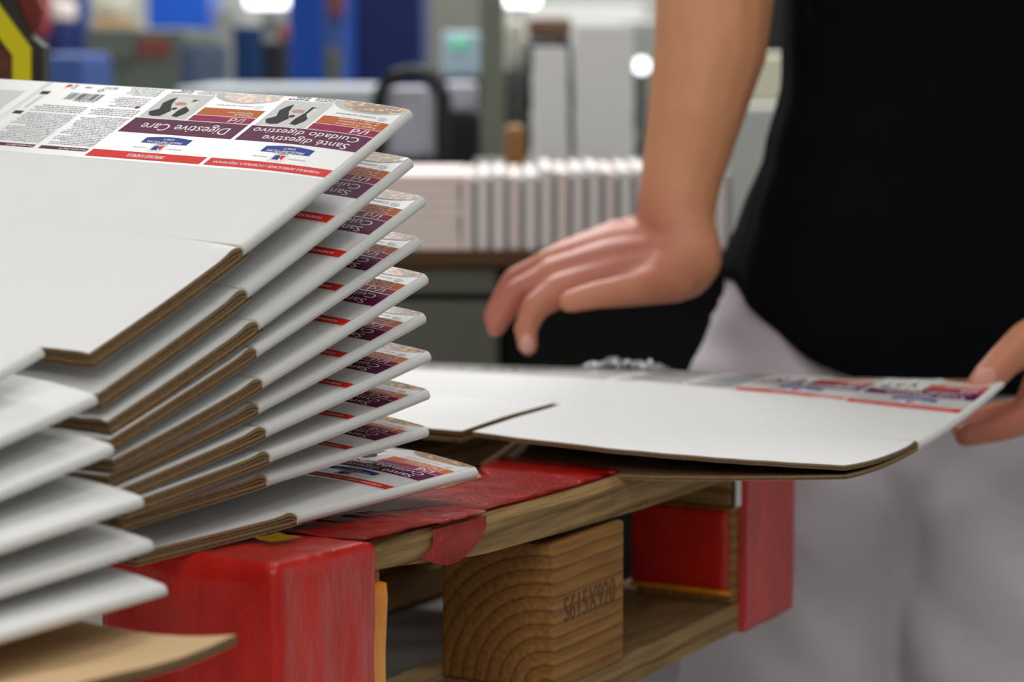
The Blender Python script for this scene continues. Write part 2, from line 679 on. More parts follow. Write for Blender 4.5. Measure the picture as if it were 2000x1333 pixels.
ART = Art()
A = ART
A.rect(0.0026, 0.262, 0.0003, 0.0915, 'label_white', 1)
EAR = [(0.0815, 0.0298), (0.0785, 0.0342), (0.075, 0.0354), (0.07, 0.0347), (0.0667, 0.0277), (0.0700, 0.0225), (0.0721, 0.0191), (0.0742, 0.0098), (0.0774, 0.0131), (0.0795, 0.0181), (0.0768, 0.0254)]
PUP = [(0.0623, 0.0337), (0.0575, 0.0349), (0.0546, 0.0298), (0.0544, 0.0261), (0.0586, 0.021), (0.0583, 0.0135), (0.0564, 0.0123), (0.0605, 0.0115), (0.0606, 0.0194), (0.0616, 0.0233), (0.0626, 0.0272)]
PNK = [(0.071, 0.018), (0.0684, 0.0157), (0.0627, 0.0163), (0.0614, 0.0195), (0.068, 0.0204)]
for off, red, big, sub in ((0.003, 'FORMULE AMÉLIORÉE / FÓRMULA MEJORADA', ('Santé digestive', 'Cuidado digestivo'), ('Ragoût de poulet et', 'de légumes/Estofado', 'de pollo y vegetales')),
                           (0.0878, 'IMPROVED FORMULA', ('Digestive Care',), ('Chicken &', 'Vegetable Stew'))):
    W = 0.082
    A.rect(off, off + W, 0.0800, 0.0890, 'ink_red', 2)
    if len(red) > 20: A.text(red, off + 0.006, off + 0.078, 0.0825, 0.0867, 'ink_white', bold=0.00015)
    else: A.text(red, off + 0.028, off + 0.054, 0.0826, 0.0864, 'ink_white', bold=0.00015)
    A.rect(off, off + W, 0.0382, 0.0570, 'ink_purple', 2)
    if len(big) == 2:
        A.text(big[0], off + 0.008, off + 0.066, 0.0470, 0.0555, 'ink_white')
        A.text(big[1], off + 0.006, off + 0.078, 0.0388, 0.0468, 'ink_white')
    else:
        A.text(big[0], off + 0.008, off + 0.071, 0.0415, 0.0525, 'ink_white')
    A.rect(off, off + 0.0445, 0.0302, 0.0376, 'ink_magenta', 2)
    A.text('i/d', off + 0.006, off + 0.0165, 0.0312, 0.0368, 'ink_white', bold=0.0002)
    A.rect(off, off + 0.0440, 0.0202, 0.0297, 'ink_orange', 2)
    for i, s in enumerate(sub):
        A.text(s, off + 0.005, off + 0.005 + 0.0014 * len(s), 0.0272 - i * 0.0029 - 0.001, 0.0272 - i * 0.0029 + 0.0014, 'ink_white')
    # photograph of a dog and a puppy on pale grey
    A.rect(off + 0.046, off + 0.081, 0.0055, 0.0375, 'ink_photo', 1.5)
    o2 = off - 0.003
    A.poly([(o2 + a, b) for a, b in [(0.0655, 0.033), (0.0555, 0.028), (0.0545, 0.016), (0.06, 0.010), (0.073, 0.008), (0.077, 0.013), (0.0735, 0.026)]], 'ink_fur', 1.8)
    A.poly([(o2 + a, b) for a, b in EAR], 'ink_dog', 2)
    A.poly([(o2 + a, b) for a, b in PUP], 'ink_dog', 2)
    A.poly([(o2 + a, b) for a, b in PNK], 'ink_pink', 2.5)
    A.poly([(o2 + 0.0665 + 0.002 * math.cos(t), 0.0245 + 0.0018 * math.sin(t)) for t in [k * math.pi / 5 for k in range(10)]], 'ink_dog', 2.6)
    A.greek(off + 0.0475, off + 0.0625, 0.0035, 0.0050, 1, 'ink_grey')
    A.greek(off + 0.048, off + 0.0625, 0.0005, 0.0032, 2, 'ink_grey')
    A.greek(off + 0.065, off + 0.080, 0.0005, 0.0052, 2, 'ink_grey', fill=0.62)
    # bowl of stew cut by the far edge
    def arc(cu, ru, rv, n=22, lo=0.0):
        pts = [(cu + ru * math.cos(math.pi * k / n), 0.0006 + rv * math.sin(math.pi * k / n)) for k in range(n + 1)]
        return pts
    def half(cu, ru, rv, lo, m, layer, n=26):
        us = [max(lo, cu - ru) + (cu + ru - max(lo, cu - ru)) * k / n for k in range(n + 1)]
        hs = [rv * math.sqrt(max(0.0, 1 - ((x - cu) / ru) ** 2)) for x in us]
        for k in range(n):
            A.poly([(us[k], 0.0006), (us[k + 1], 0.0006), (us[k + 1], 0.0006 + hs[k + 1]), (us[k], 0.0006 + hs[k])], m, layer)
    half(off + 0.0225, 0.0255, 0.0125, off - 0.0003, 'ink_bowl', 1.6)
    half(off + 0.0205, 0.0215, 0.0108, off - 0.0001, 'ink_food', 2)
    A.text('CLINICAL NUTRITION', off + 0.0115, off + 0.038, 0.0152, 0.0168, 'ink_darkgrey')
    cu, cv = off + 0.0070, 0.0165
    for k in range(16):
        t0, t1 = 2 * math.pi * k / 16, 2 * math.pi * (k + 1) / 16
        A.poly([(cu + r * 1.0 * math.cos(t), cv + r * 0.8 * math.sin(t)) for r, t in ((0.0026, t0), (0.0026, t1), (0.0023, t1), (0.0023, t0))], 'ink_darkgrey', 2)
        A.poly([(cu + r * 1.0 * math.cos(t), cv + r * 0.8 * math.sin(t)) for r, t in ((0.0013, t0), (0.0013, t1), (0.0010, t1), (0.0010, t0))], 'ink_darkgrey', 2)
    # blue plaque with arched top and the small brand square
    a0 = off + 0.0235
    for k in range(12):
        x0_, x1_ = a0 + 0.033 * k / 12, a0 + 0.033 * (k + 1) / 12
        y0_, y1_ = (0.0616 - 0.0020 * math.sin(math.pi * q_ / 12) for q_ in (k, k + 1))
        A.poly([(x0_, y0_), (x1_, y1_), (x1_, 0.0684), (x0_, 0.0684)], 'ink_blue', 2)
    A.text('PRESCRIPTION', a0 + 0.0045, a0 + 0.029, 0.0652, 0.0676, 'ink_white', bold=0.0002)
    A.text('DIET', a0 + 0.0125, a0 + 0.0205, 0.0618, 0.0638, 'ink_white', bold=0.0002)
    b0 = a0 + 0.0115
    A.rect(b0, b0 + 0.0105, 0.0680, 0.0785, 'ink_white', 2.2)
    A.text("Hill's", b0 + 0.0018, b0 + 0.0088, 0.0682, 0.0703, 'ink_black', bold=0.0002)
    A.poly([(b0 + 0.0018, 0.0710), (b0 + 0.0050, 0.0710), (b0 + 0.0050, 0.0735), (b0 + 0.0018, 0.0765)], 'ink_red', 2.6)
    A.poly([(b0 + 0.0055, 0.0710), (b0 + 0.0088, 0.0710), (b0 + 0.0088, 0.0765), (b0 + 0.0040, 0.0765)], 'ink_blue', 2.6)
    A.text('VETERINARY' if len(red) < 20 else 'USAGE VETERINAIRE', b0 - 0.013, b0 - 0.0015, 0.0735, 0.0748, 'ink_grey')
    A.text('EXCLUSIVE' if len(red) < 20 else 'EXCLUSIF', b0 + 0.013, b0 + 0.0225, 0.0735, 0.0748, 'ink_grey')
# fine print columns
for u0, u1 in ((0.1725, 0.2085), (0.2125, 0.2535)):
    A.rect(u0, u1, 0.0805, 0.0845, 'ink_purple', 2)
    A.text('Prescription Diet i/d', u0 + 0.001, u0 + 0.021, 0.0812, 0.0838, 'ink_white')
    A.greek(u0, u1, 0.041, 0.079, 19, 'ink_grey', fill=0.42)
    A.greek(u0, u1, 0.0300, 0.0395, 4, 'ink_grey', fill=0.42)
A.greek(0.1745, 0.200, 0.0015, 0.0125, 5, 'ink_grey', fill=0.42)
A.greek(0.1755, 0.202, 0.0145, 0.0275, 6, 'ink_grey', fill=0.42)
A.poly([(0.1765, 0.0245), (0.1795, 0.0245), (0.1795, 0.0275), (0.1765, 0.0275)], 'ink_magenta', 4)
rng = random.Random(3)
u = 0.2120
while u < 0.2390:
    w = rng.choice((0.0002, 0.0004, 0.0007))
    A.poly([(u, 0.0125), (u + w, 0.0125), (u + w, 0.0215), (u, 0.0215)], 'ink_black', 3)
    u += w + rng.choice((0.0003, 0.0005, 0.0008))
A.greek(0.213, 0.238, 0.0222, 0.0240, 1, 'ink_darkgrey')
A.text('3389', 0.2285, 0.2335, 0.0035, 0.0055, 'ink_black', bold=0.0002)
A.greek(0.209, 0.220, 0.0025, 0.0060, 2, 'ink_grey')
for k in range(12):      # recycling loop
    t0, t1 = 2 * math.pi * k / 12, 2 * math.pi * (k + 0.75) / 12
    A.poly([(0.2195 + r * math.cos(t), 0.0075 + 0.9 * r * math.sin(t)) for r, t in ((0.0022, t0), (0.0022, t1), (0.0012, t1), (0.0012, t0))], 'ink_black', 3)
A.poly([(0.2470 + 0.0022 * math.cos(t), 0.0036 + 0.0018 * math.sin(t)) for t in [k * math.pi / 5 for k in range(10)]], 'ink_red', 3)
A.poly([(0.2455, 0.0048), (0.2475, 0.0060), (0.2500, 0.0082), (0.2490, 0.0066), (0.2482, 0.0045)], 'ink_red', 3)
A.greek(0.2400, 0.2440, 0.0020, 0.0085, 4, 'ink_grey')
for v0 in (0.0125, 0.0395):
    A.rect(0.2545, 0.2615, v0, v0 + 0.0042, 'ink_black', 3)
A.greek(0.2555, 0.2590, 0.0178, 0.0360, 14, 'ink_grey', fill=0.3)
ART_MATS = ART.names

# left panel lettering seen on the carton being picked up
ART_LEFT = Art()
ART_LEFT.rect(0.2705, 0.5, 0.0003, 0.0915, 'label_white', 1)
ART_LEFT.text('CLINICAL NUTRITION', 0.335, 0.48, 0.050, 0.072, 'ink_darkgrey', shear=0.35, bold=0.0012)
ART_LEFT.greek(0.335, 0.46, 0.024, 0.038, 2, 'ink_grey')
ART_EDGE = Art()     # left panel of the top carton of the fan
ART_EDGE.rect(0.2665, 0.34, 0.0003, 0.0600, 'label_white', 1)
ART_EDGE.rect(0.274, 0.325, 0.014, 0.046, 'ink_photo', 2)

# ------------------------------------------------------------------ cartons
VB = 0.172      # body height up to the crease
VE = 0.300      # end of the flaps
UM = 0.266      # crease between the two panels


def solve_depth(T, px, L):
    lo, hi = T.y - L, T.y
    for _ in range(50):
        m = (lo + hi) / 2
        if (at(px[0], px[1], m) - T).length > L: lo = m
        else: hi = m
    return at(px[0], px[1], m)


def pix(P):
    d = P - CAMV
    z = d.dot(CF)
    return 1000 + FPX * d.x / z, 666.5 - FPX * d.dot(CU) / z


class Sheet:
    def __init__(s, T, dv, g, curl=0.004, w=0.065, sag=0.0, thick=0.0068):
        s.T, s.curl, s.w, s.sag, s.th = T, curl, w, sag, thick
        s.dv = dv.normalized()
        a = s.dv.cross(Vector((0, 0, 1))).normalized()
        if a.x > 0: a = -a
        b = s.dv.cross(a).normalized()
        if b.z < 0: b = -b
        th = math.asin(max(-1, min(1, g)))
        s.du = (a * math.cos(th) + b * math.sin(th)).normalized()
        s.n = s.du.cross(s.dv).normalized()
        if s.n.z < 0: s.n = -s.n
        s.extra = None

    def off(s, u, v):
        k = max(0.0, 1 - min(max(u, 0), s.w) / s.w)
        f = max(0.0, 1 - 0.8 * min(v, VB) / VB) if v <= VB else 0.2 * max(0, 1 - (v - VB) / 0.06)
        o = s.curl * f * (1 - k * k)
        if v < VB: o -= s.sag * (1 - ((v - VB) / VB) ** 2)
        else: o -= s.sag * (1 - min(1, ((v - VB) / (VE - VB))) ** 2)
        if s.extra: o += s.extra(u, v)
        return o

    def pos(s, u, v, dn=0.0):
        return s.T + s.du * u + s.dv * v + s.n * (s.off(u, v) + dn)


def fit_sag(s, S):
    best = (1e9, 0)
    for i in range(-20, 60):
        sg = i * 0.00025
        for j in range(-20, 21):
            P = s.T + s.dv * (VB + j * 0.001) - s.n * sg
            x, y = pix(P)
            e = (x - S[0]) ** 2 + (y - S[1]) ** 2
            if e < best[0]: best = (e, sg)
    return best[1]


def sheet_body(s, parent, org, U, vb, name='body', end_mat='corrugated_edge'):
    """doubled board closed by a rounded fold at u = 0"""
    r = s.th / 2
    us = [U - (U - 0.07) * i / 8 for i in range(9)] + [0.07 - (0.07 - r) * i / 12 for i in range(1, 13)]
    top = [(u, 0.0) for u in us]
    for k in range(1, 6):
        a = math.pi / 2 * k / 5
        top.append((r - r * math.sin(a), -r + r * math.cos(a)))
    bot = [(u, -s.th - d) for (u, d) in top]
    nv = 14
    verts, faces, fm, uvs = [], [], [], []
    m = len(top)
    for j in range(nv + 1):
        v = vb * j / nv
        for (u, d) in top: verts.append(s.pos(u, v, d))
        for (u, d) in bot: verts.append(s.pos(u, v, d))
    st = 2 * m

    def q(a, b, c, d, mi, uv=None):
        faces.append((a, b, c, d))
        fm.append(mi)
        uvs.extend(uv or [(0, 0)] * 4)
    for j in range(nv):
        for i in range(m - 1):
            q(j * st + i, j * st + i + 1, (j + 1) * st + i + 1, (j + 1) * st + i, 0)
            q(j * st + m + i + 1, j * st + m + i, (j + 1) * st + m + i, (j + 1) * st + m + i + 1, 0)
        i = 0
        q(j * st, (j + 1) * st, (j + 1) * st + m, j * st + m, 1, [(j, 1), (j + 1, 1), (j + 1, 0), (j, 0)])
        q(j * st + m - 1, j * st + 2 * m - 1, (j + 1) * st + 2 * m - 1, (j + 1) * st + m - 1, 0)
    for j, fl in ((0, False), (nv, True)):
        for i in range(m - 1):
            a, b, c, d = j * st + i, j * st + i + 1, j * st + m + i + 1, j * st + m + i
            u0, u1 = top[i][0] * 3, top[i + 1][0] * 3
            if fl: q(d, c, b, a, 0, [(u0, 0), (u1, 0), (u1, 1), (u0, 1)])
            else: q(a, b, c, d, 1, [(u0, 1), (u1, 1), (u1, 0), (u0, 0)])
    o = obj(name, verts, faces, ['white_liner', end_mat], parent, fm, False, uvs, org)
    for p in o.data.polygons:
        p.use_smooth = p.material_index == 0
    return o


def sheet_ply(s, parent, org, u0, u1, top, thick, upper=True, sep=None, name='flap', rnd=None):
    """one flap ply; top = offset of its upper face"""
    rnd = rnd or random.Random(5)
    VL = [VB - 0.004, VB + 0.0002, VB + 0.001, VB + 0.002, VB + 0.004, VB + 0.006, VB + 0.009, VB + 0.013] + [VB + 0.02 + (VE - VB - 0.02) * i / 8 for i in range(9)]
    nu, nv = 24, 16
    verts, faces, fm, uvs = [], [], [], []
    jit = [rnd.uniform(-0.0008, 0.0008) for _ in range(nu + 1)]
    vs0 = VB - 0.004

    def bump(v, u=0.0):
        # rounded shoulder where the flap leaves the fold
        t = max(0.0, min(1.0, (v - VB) / 0.007))
        drop = -0.0036 * (1 - math.sqrt(max(0.0, 1 - (1 - t) ** 2)))
        rise = 0.0013 * math.exp(-(((v - VB) - 0.008) / 0.006) ** 2)
        return ((drop + rise) if upper else -0.3 * drop) * math.exp(-max(0.0, u) / 0.010)

    for k in range(2):
        for j in range(nv + 1):
            t = j / nv
            v = VL[j]
            for i in range(nu + 1):
                u = u0 + (u1 - u0) * (i / nu) ** 1.6
                vv = v + (jit[i] * t)
                # rounded corner where the flap leaves the crease
                d = top - 0.00002 - (0.0004 if j == 0 else 0) - (thick if k else 0) + bump(v, u) * (1 if not k else 0.4)
                if sep: d -= sep(u, v)
                verts.append(s.pos(u, vv, d))
    st = (nu + 1)
    B = (nu + 1) * (nv + 1)

    def q(f, mi, uv=None):
        faces.append(f)
        fm.append(mi)
        uvs.extend(uv or [(0, 0)] * 4)
    for j in range(nv):
        for i in range(nu):
            a = j * st + i
            q((a, a + 1, a + st + 1, a + st), 0 if upper else 2)
            q((B + a + 1, B + a, B + a + st, B + a + st + 1), 2 if upper else 0)
    for j in range(nv):
        for i, fl in ((0, 0), (nu, 1)):
            a = j * st + i
            f = (a, a + st, B + a + st, B + a)
            uv = [(j * .03, 1), (j * .03 + .03, 1), (j * .03 + .03, 0), (j * .03, 0)]
            if fl: f, uv = f[::-1], uv[::-1]
            q(f, 1, uv)
    for i in range(nu):
        for j, fl in ((0, 1), (nv, 0)):
            a = j * st + i
            f = (a, a + 1, B + a + 1, B + a)
            uv = [(i * .03, 1), (i * .03 + .03, 1), (i * .03 + .03, 0), (i * .03, 0)]
            if fl: f, uv = f[::-1], uv[::-1]
            q(f, 1, uv)
    o = obj(name, verts, faces, ['white_liner', 'corrugated_edge', 'kraft_inside'], parent, fm, False, uvs, org)
    for p in o.data.polygons:
        p.use_smooth = p.material_index != 1
    return o


def sheet_print(s, parent, org, art, name='printed_label'):
    vs = [s.pos(u, v, 0.00003 * l + 0.00002) for (u, v, l) in art.v]
    # make every face look up
    fs = []
    for f in art.f:
        a, b, c = (Vector(art.v[i][:2]).to_3d() for i in f[:3])
        fs.append(f)
    o = obj(name, vs, fs, art.names, parent, art.m, False, None, org)
    return o


def carton(name, s, label, cat, group, U=0.50, arts=(ART,), org=None, sep=None, up_sep=None, flaps=True, seed=1):
    org = org or s.pos(0.13, 0.15, -s.th)
    e = empty(name, org, 0, label, cat, group)
    sheet_body(s, e, org, U, VB)
    r = random.Random(seed)
    pt = (getattr(s, 'fth', s.th) - 0.0008) / 2
    if flaps:
        for (a, b) in ((0.0015, UM - 0.004), (UM + 0.004, U - 0.002)):
            right = a < 0.1
            sheet_ply(s, e, org, a, b, 0.0, pt, True, up_sep if right else None, rnd=r)
            sheet_ply(s, e, org, a, b, -pt - 0.0006, pt, False, sep, rnd=r)
    for a in arts:
        sheet_print(s, e, org, a)
    return e


TIPS = [(805, 215), (806, 310), (830, 385), (822, 465), (836, 537), (832, 613), (842, 688), (840, 762), (838, 835), (934, 915)]
SLOT = [(487, 470), (493, 555), (520, 615), (495, 683), (522, 733), (502, 790), (507, 840), (515, 887), (503, 935), (606, 998)]
NEAR = [(180, 690), (195, 770), (216, 823), (218, 860), (225, 899), (215, 930), (235, 957), (250, 985), (242, 1012), (272, 1080)]
ORD = ['topmost', 'second', 'third', 'fourth', 'fifth', 'sixth', 'seventh', 'eighth', 'ninth', 'lowest']
SH = []
for k in range(10):
    t = k / 9
    T = at(*TIPS[k], 1.46 + 0.035 * t)
    N = solve_depth(T, NEAR[k], VE)
    s = Sheet(T, N - T, 0.042 - 0.052 * t, curl=0.004 + 0.004 * t, w=0.065 if k < 5 else 0.075)
    s.fth = 0.0088 if k < 3 else 0.0072
    s.sag = max(0.0, fit_sag(s, SLOT[k]))
    SH.append(s)
    extra = ['topmost, with its whole printed panel in view'] if k == 0 else None
    lab = 'white folded carton with printed tip, %s of the ten in the fan' % ORD[k]
    if k == 0: lab = 'flat white folded carton with full Digestive Care print, topmost of the fanned cartons'
    if k == 9: lab = 'flat white folded carton lying directly on the red pallet corner, lowest of the fan'
    carton('folded_carton', s, lab, 'carton', 'fanned printed cartons on the pallet', arts=(ART, ART_EDGE) if k == 0 else (ART,), seed=k)

# the nearer column of cartons whose plain corners overlap the flaps
BT = [(85, 680), (190, 773), (222, 870), (281, 972), (300, 1058), (327, 1145)]
BE = [728, 856, 962, 1066, 1148, 1236]
BZ = [1.205, 1.195, 1.185, 1.175, 1.17, 1.155]
r_dir = None
AZ = R(29.5)
ORB = ['topmost', 'second from top', 'third from top', 'fourth from top', 'fifth from top', 'lowest']
SB = []
for k in range(6):
    T = at(*BT[k], BZ[k])
    best = None
    tx, ty = 0, BE[k]
    for i in range(-20, 80):
        th = i * 0.01
        d = Vector((-math.sin(AZ) * math.cos(th), -math.cos(AZ) * math.cos(th), -math.sin(th)))
        # distance along d at which column 0 is reached
        lo, hi = 0.0, 0.3
        for _ in range(30):
            m = (lo + hi) / 2
            if pix(T + d * m)[0] > tx: lo = m
            else: hi = m
        e = abs(pix(T + d * m)[1] - ty)
        if best is None or e < best[0]: best = (e, d)
    s = Sheet(T, best[1], 0.02, curl=0.006, w=0.06, thick=0.0055)
    SB.append(s)
    carton('folded_carton', s, 'plain white folded carton, %s of the blurred column at the left edge' % ORB[k], 'carton',
           'plain cartons at the left edge', U=0.36, arts=(), seed=20 + k)

# tan slip sheet under the nearer column
T = at(462, 1246, 1.12)
s = Sheet(T, Vector((-math.sin(AZ), -math.cos(AZ), 0.0)), 0.0, curl=0.0, thick=0.0045)
s.extra = lambda u, v: -0.004 * math.exp(-((u - 0.05) / 0.05) ** 2) + 0.003 * math.exp(-u / 0.02) - 0.002 * math.sin(v * 40) * (u < 0.05)
verts, faces, fm, uvs = [], [], [], []
nu, nv = 26, 20
UU, VV = 0.5, 0.42
for k in range(2):
    for j in range(nv + 1):
        for i in range(nu + 1):
            verts.append(s.pos(UU * (i / nu) ** 1.5, VV * j / nv, -0.0045 * k))
st, B = nu + 1, (nu + 1) * (nv + 1)
def q(f, mi, uv=None):
    faces.append(f); fm.append(mi); uvs.extend(uv or [(0, 0)] * 4)
for j in range(nv):
    for i in range(nu):
        a = j * st + i
        q((a, a + 1, a + st + 1, a + st), 0)
        q((B + a + 1, B + a, B + a + st, B + a + st + 1), 0)
    for i, fl in ((0, 0), (nu, 1)):
        a = j * st + i
        f = (a, a + st, B + a + st, B + a); uv = [(j * .1, 1), (j * .1 + .1, 1), (j * .1 + .1, 0), (j * .1, 0)]
        q(f[::-1] if fl else f, 1, uv[::-1] if fl else uv)
for i in range(nu):
    for j, fl in ((0, 1), (nv, 0)):
        a = j * st + i
        f = (a, a + 1, B + a + 1, B + a); uv = [(i * .1, 1), (i * .1 + .1, 1), (i * .1 + .1, 0), (i * .1, 0)]
        q(f[::-1] if fl else f, 1, uv[::-1] if fl else uv)
so = s.pos(0.2, 0.2, -0.0045)
o = obj('cardboard_sheet', verts, faces, ['tan_board', 'corrugated_edge'], None, fm, False, uvs, so)
for p in o.data.polygons: p.use_smooth = p.material_index == 0
tag(o, 'bare tan cardboard sheet with a bent corner under the plain cartons, bottom left', 'cardboard')

# ------------------------------------------------------------------ red taped pallet
PAZ = R(28.5)
PK = 1.05
PO = at(537, 1115, 1.2 * PK)                     # near top corner of the deck
DECKZ = PO.z
Z0 = DECKZ - CAM_Z
pallet = empty('wooden_pallet', (PO.x, PO.y, CAM_Z - 0.392 * PK), math.pi / 2 - PAZ,
               'wooden pallet with corners wrapped in glossy red tape, under the fanned cartons', 'pallet')
pallet.scale = (PK, PK, PK)                 # slightly larger than the nominal 620 mm half pallet
HB = CAM_Z - 0.392 * PK                     # bottom of the pallet, local z = 0


def lz(h): return h + 0.392             # height relative to the camera -> local z


def interp(x, pts):
    for (a, b), (c, d) in zip(pts[:-1], pts[1:]):
        if x <= c: return b + (d - b) * (x - a) / (c - a)
    return pts[-1][1]


TOP = [(-0.01, -0.2460), (0.0, -0.2462), (0.1, -0.2508), (0.2, -0.2552), (0.33, -0.2590), (0.66, -0.2600)]
BOT = [(-0.01, -0.2650), (0.1, -0.2655), (0.2, -0.2765), (0.3, -0.2805), (0.4, -0.2835), (0.5, -0.2848), (0.66, -0.2850)]


def deck_board(v0, v1, name='deck_board', u0=0.0, u1=0.644):
    bm = bmesh.new()
    n = 40
    rows = []
    for i in range(n + 1):
        u_ = u0 + (u1 - u0) * i / n
        t, b = lz(interp(u_, TOP)), lz(interp(u_, BOT))
        w = 0.0008 * noise.noise(Vector((u_ * 30, v0 * 50, 0)))
        c = 0.005
        rows.append([bm.verts.new(p) for p in ((u_, v0 + w, b), (u_, v0 + w, t - c), (u_, v0 + c * 0.8 + w, t), (u_, v1 - c, t), (u_, v1, t - c), (u_, v1, b))])
    for a, b in zip(rows[:-1], rows[1:]):
        for i in range(6):
            j = (i + 1) % 6
            bm.faces.new((a[i], b[i], b[j], a[j]))
    bm.faces.new(rows[0])
    bm.faces.new(rows[-1][::-1])
    bmesh.ops.recalc_face_normals(bm, faces=bm.faces)
    return bm_obj(name, bm, 'board_wood', pallet)


VW = 0.56
for v0, v1 in ((0.0, 0.098), (0.150, 0.235), (0.285, 0.375), (0.462, 0.56)):
    deck_board(v0, v1)
# blocks and bottom boards
for ui, (a, b) in enumerate(((0.0, 0.098), (0.2815, 0.374), (0.545, 0.644))):
    for vi, (c, d) in enumerate(((0.001, 0.0715), (0.245, 0.315), (0.488, 0.559))):
        top = lz(-0.2652) if ui == 0 else lz(-0.2850)
        if ui == 0 and vi == 0: d = 0.098
        if ui == 2: top = lz(-0.3055)
        z0 = lz(-0.371)
        if ui == 1 and vi == 0: c = -0.003
        bm = bmesh.new()
        cx, cy, cz = (a + b) / 2, c, (z0 + top) / 2
        add_box(bm, a - cx, b - cx, 0, d - c, z0 - cz, top - cz, 0.0022)
        o = bm_obj('block', bm, 'block_wood', pallet, loc=(cx, cy, cz))
    if ui:
        hi = lz(-0.2850) if ui == 2 else None
        if hi:
            bm = bmesh.new()
            add_box(bm, a + 0.002, b, 0.003, VW - 0.003, lz(-0.3052), hi, 0.0015)
            bm_obj('stringer_board', bm, 'board_wood_across', pallet)
for v0, v1 in ((0.0, 0.0985), (0.235, 0.33), (0.462, 0.56)):
    bm = bmesh.new()
    add_box(bm, 0, 0.644, v0, v1, lz(-0.3915), lz(-0.3712), 0.002)
    bm_obj('bottom_board', bm, 'board_wood', pallet)

# stamped size code on the middle block
vs, fs, mn, mx = text_shape('S615X920')
tv = []
for p in vs:
    a = (p[0] - mn[0]) / (mx[0] - mn[0])
    b = (p[1] - mn[1]) / (mx[1] - mn[1])
    tv.append((0.2945 + a * 0.067, -0.00335, lz(-0.333 + b * 0.0150 + a * 0.0000)))
o = obj('size_stamp', tv, fs, 'ink_stamp' if 'ink_stamp' in MATS else 'bench_wood', pallet)
tag(o, 'dark brown stamped code S615X920')


def rounded_shell(name, u0, u1, v0, v1, z0, z1, m, rad=0.006, disp=0.0022, cuts=16, seed=0, freq=22):
    bm = bmesh.new()
    add_box(bm, u0, u1, v0, v1, z0, z1)
    bmesh.ops.subdivide_edges(bm, edges=bm.edges[:], cuts=cuts, use_grid_fill=True)
    c = Vector(((u0 + u1) / 2, (v0 + v1) / 2, (z0 + z1) / 2))
    h = Vector(((u1 - u0) / 2 - rad, (v1 - v0) / 2 - rad, (z1 - z0) / 2 - rad))
    for v in bm.verts:
        d = v.co - c
        k = Vector((max(-h.x, min(h.x, d.x)), max(-h.y, min(h.y, d.y)), max(-h.z, min(h.z, d.z))))
        e = d - k
        if e.length > 1e-6:
            nn = e.normalized()
            p = c + k + nn * rad
        else:
            p, nn = v.co.copy(), Vector((0, 0, 1))
        q_ = Vector((v.co.x * freq * 1.6, v.co.y * freq * 1.6, v.co.z * freq * 0.55 + seed * 7))
        if nn.z > 0.7: nn = nn * 0.35
        p += nn * disp * (noise.noise(q_) + 0.5 * noise.noise(q_ * 2.7))
        if name == 'red_tape_wrap' and u0 < 0.01:
            k = max(0.0, min(1.0, (p.z - lz(-0.30)) / 0.04))
            p.z += k * (interp(p.x, TOP) + 0.2462)
        v.co = p
    return bm_obj(name, bm, m, pallet, True)


rounded_shell('red_tape_wrap', -0.0045, 0.0865, -0.0045, 0.103, lz(-0.3915), lz(-0.2445), 'red_tape', 0.0055, 0.0018, 24, 1)
rounded_shell('orange_tape_patch', 0.080, 0.0995, -0.003, 0.04, lz(-0.388), lz(-0.272), 'orange_tape', 0.003, 0.0018, 14, 4)
rounded_shell('red_tape_wrap', 0.5425, 0.6465, 0.0025, 0.0750, lz(-0.3625), lz(-0.307), 'red_tape', 0.003, 0.0008, 16, 2)
rounded_shell('red_tape_wrap', 0.557, 0.648, -0.0035, 0.0765, lz(-0.3935), lz(-0.255), 'red_tape', 0.003, 0.0010, 18, 3)
rounded_shell('orange_tape_patch', 0.5422, 0.575, 0.0015, 0.0752, lz(-0.3655), lz(-0.3615), 'orange_tape', 0.001, 0.0002, 6, 5)
bm = bmesh.new()
add_box(bm, 0.549, 0.5562, -0.0012, 0.0006, lz(-0.3055), lz(-0.268), 0.0005)
tag(bm_obj('paper_scrap', bm, 'white_plastic', pallet), 'torn scrap of white paper')

# tape over the deck
def deck_tape(name, outline, m, lift, seed):
    """outline in (u, v); triangulated on a grid so that it follows the board and wrinkles"""
    bm = bmesh.new()
    n = 70
    us = [p[0] for p in outline]
    u0, u1 = min(us), max(us)
    def vrange(u_):
        ys = []
        for (a, b), (c, d) in zip(outline, outline[1:] + outline[:1]):
            if (a - u_) * (c - u_) <= 0 and abs(a - c) > 1e-9:
                ys.append(b + (d - b) * (u_ - a) / (c - a))
        return min(ys), max(ys)
    rows = []
    for i in range(n + 1):
        u_ = u0 + (u1 - u0) * min(max(i / n, 1e-4), 1 - 1e-4)
        a, b = vrange(u_)
        row = []
        for j in range(11):
            v_ = a + (b - a) * j / 10
            w = 0.0007 * noise.noise(Vector((u_ * 60 + seed, v_ * 90, 0))) + 0.0005 * noise.noise(Vector((u_ * 170, v_ * 120 + seed, 2)))
            row.append(bm.verts.new((u_, v_, lz(interp(u_, TOP)) + lift + w)))
        rows.append(row)
    for a, b in zip(rows[:-1], rows[1:]):
        for j in range(10):
            bm.faces.new((a[j], b[j], b[j + 1], a[j + 1]))
    bmesh.ops.solidify(bm, geom=bm.faces[:], thickness=0.0004)
    return bm_obj(name, bm, m, pallet, True)


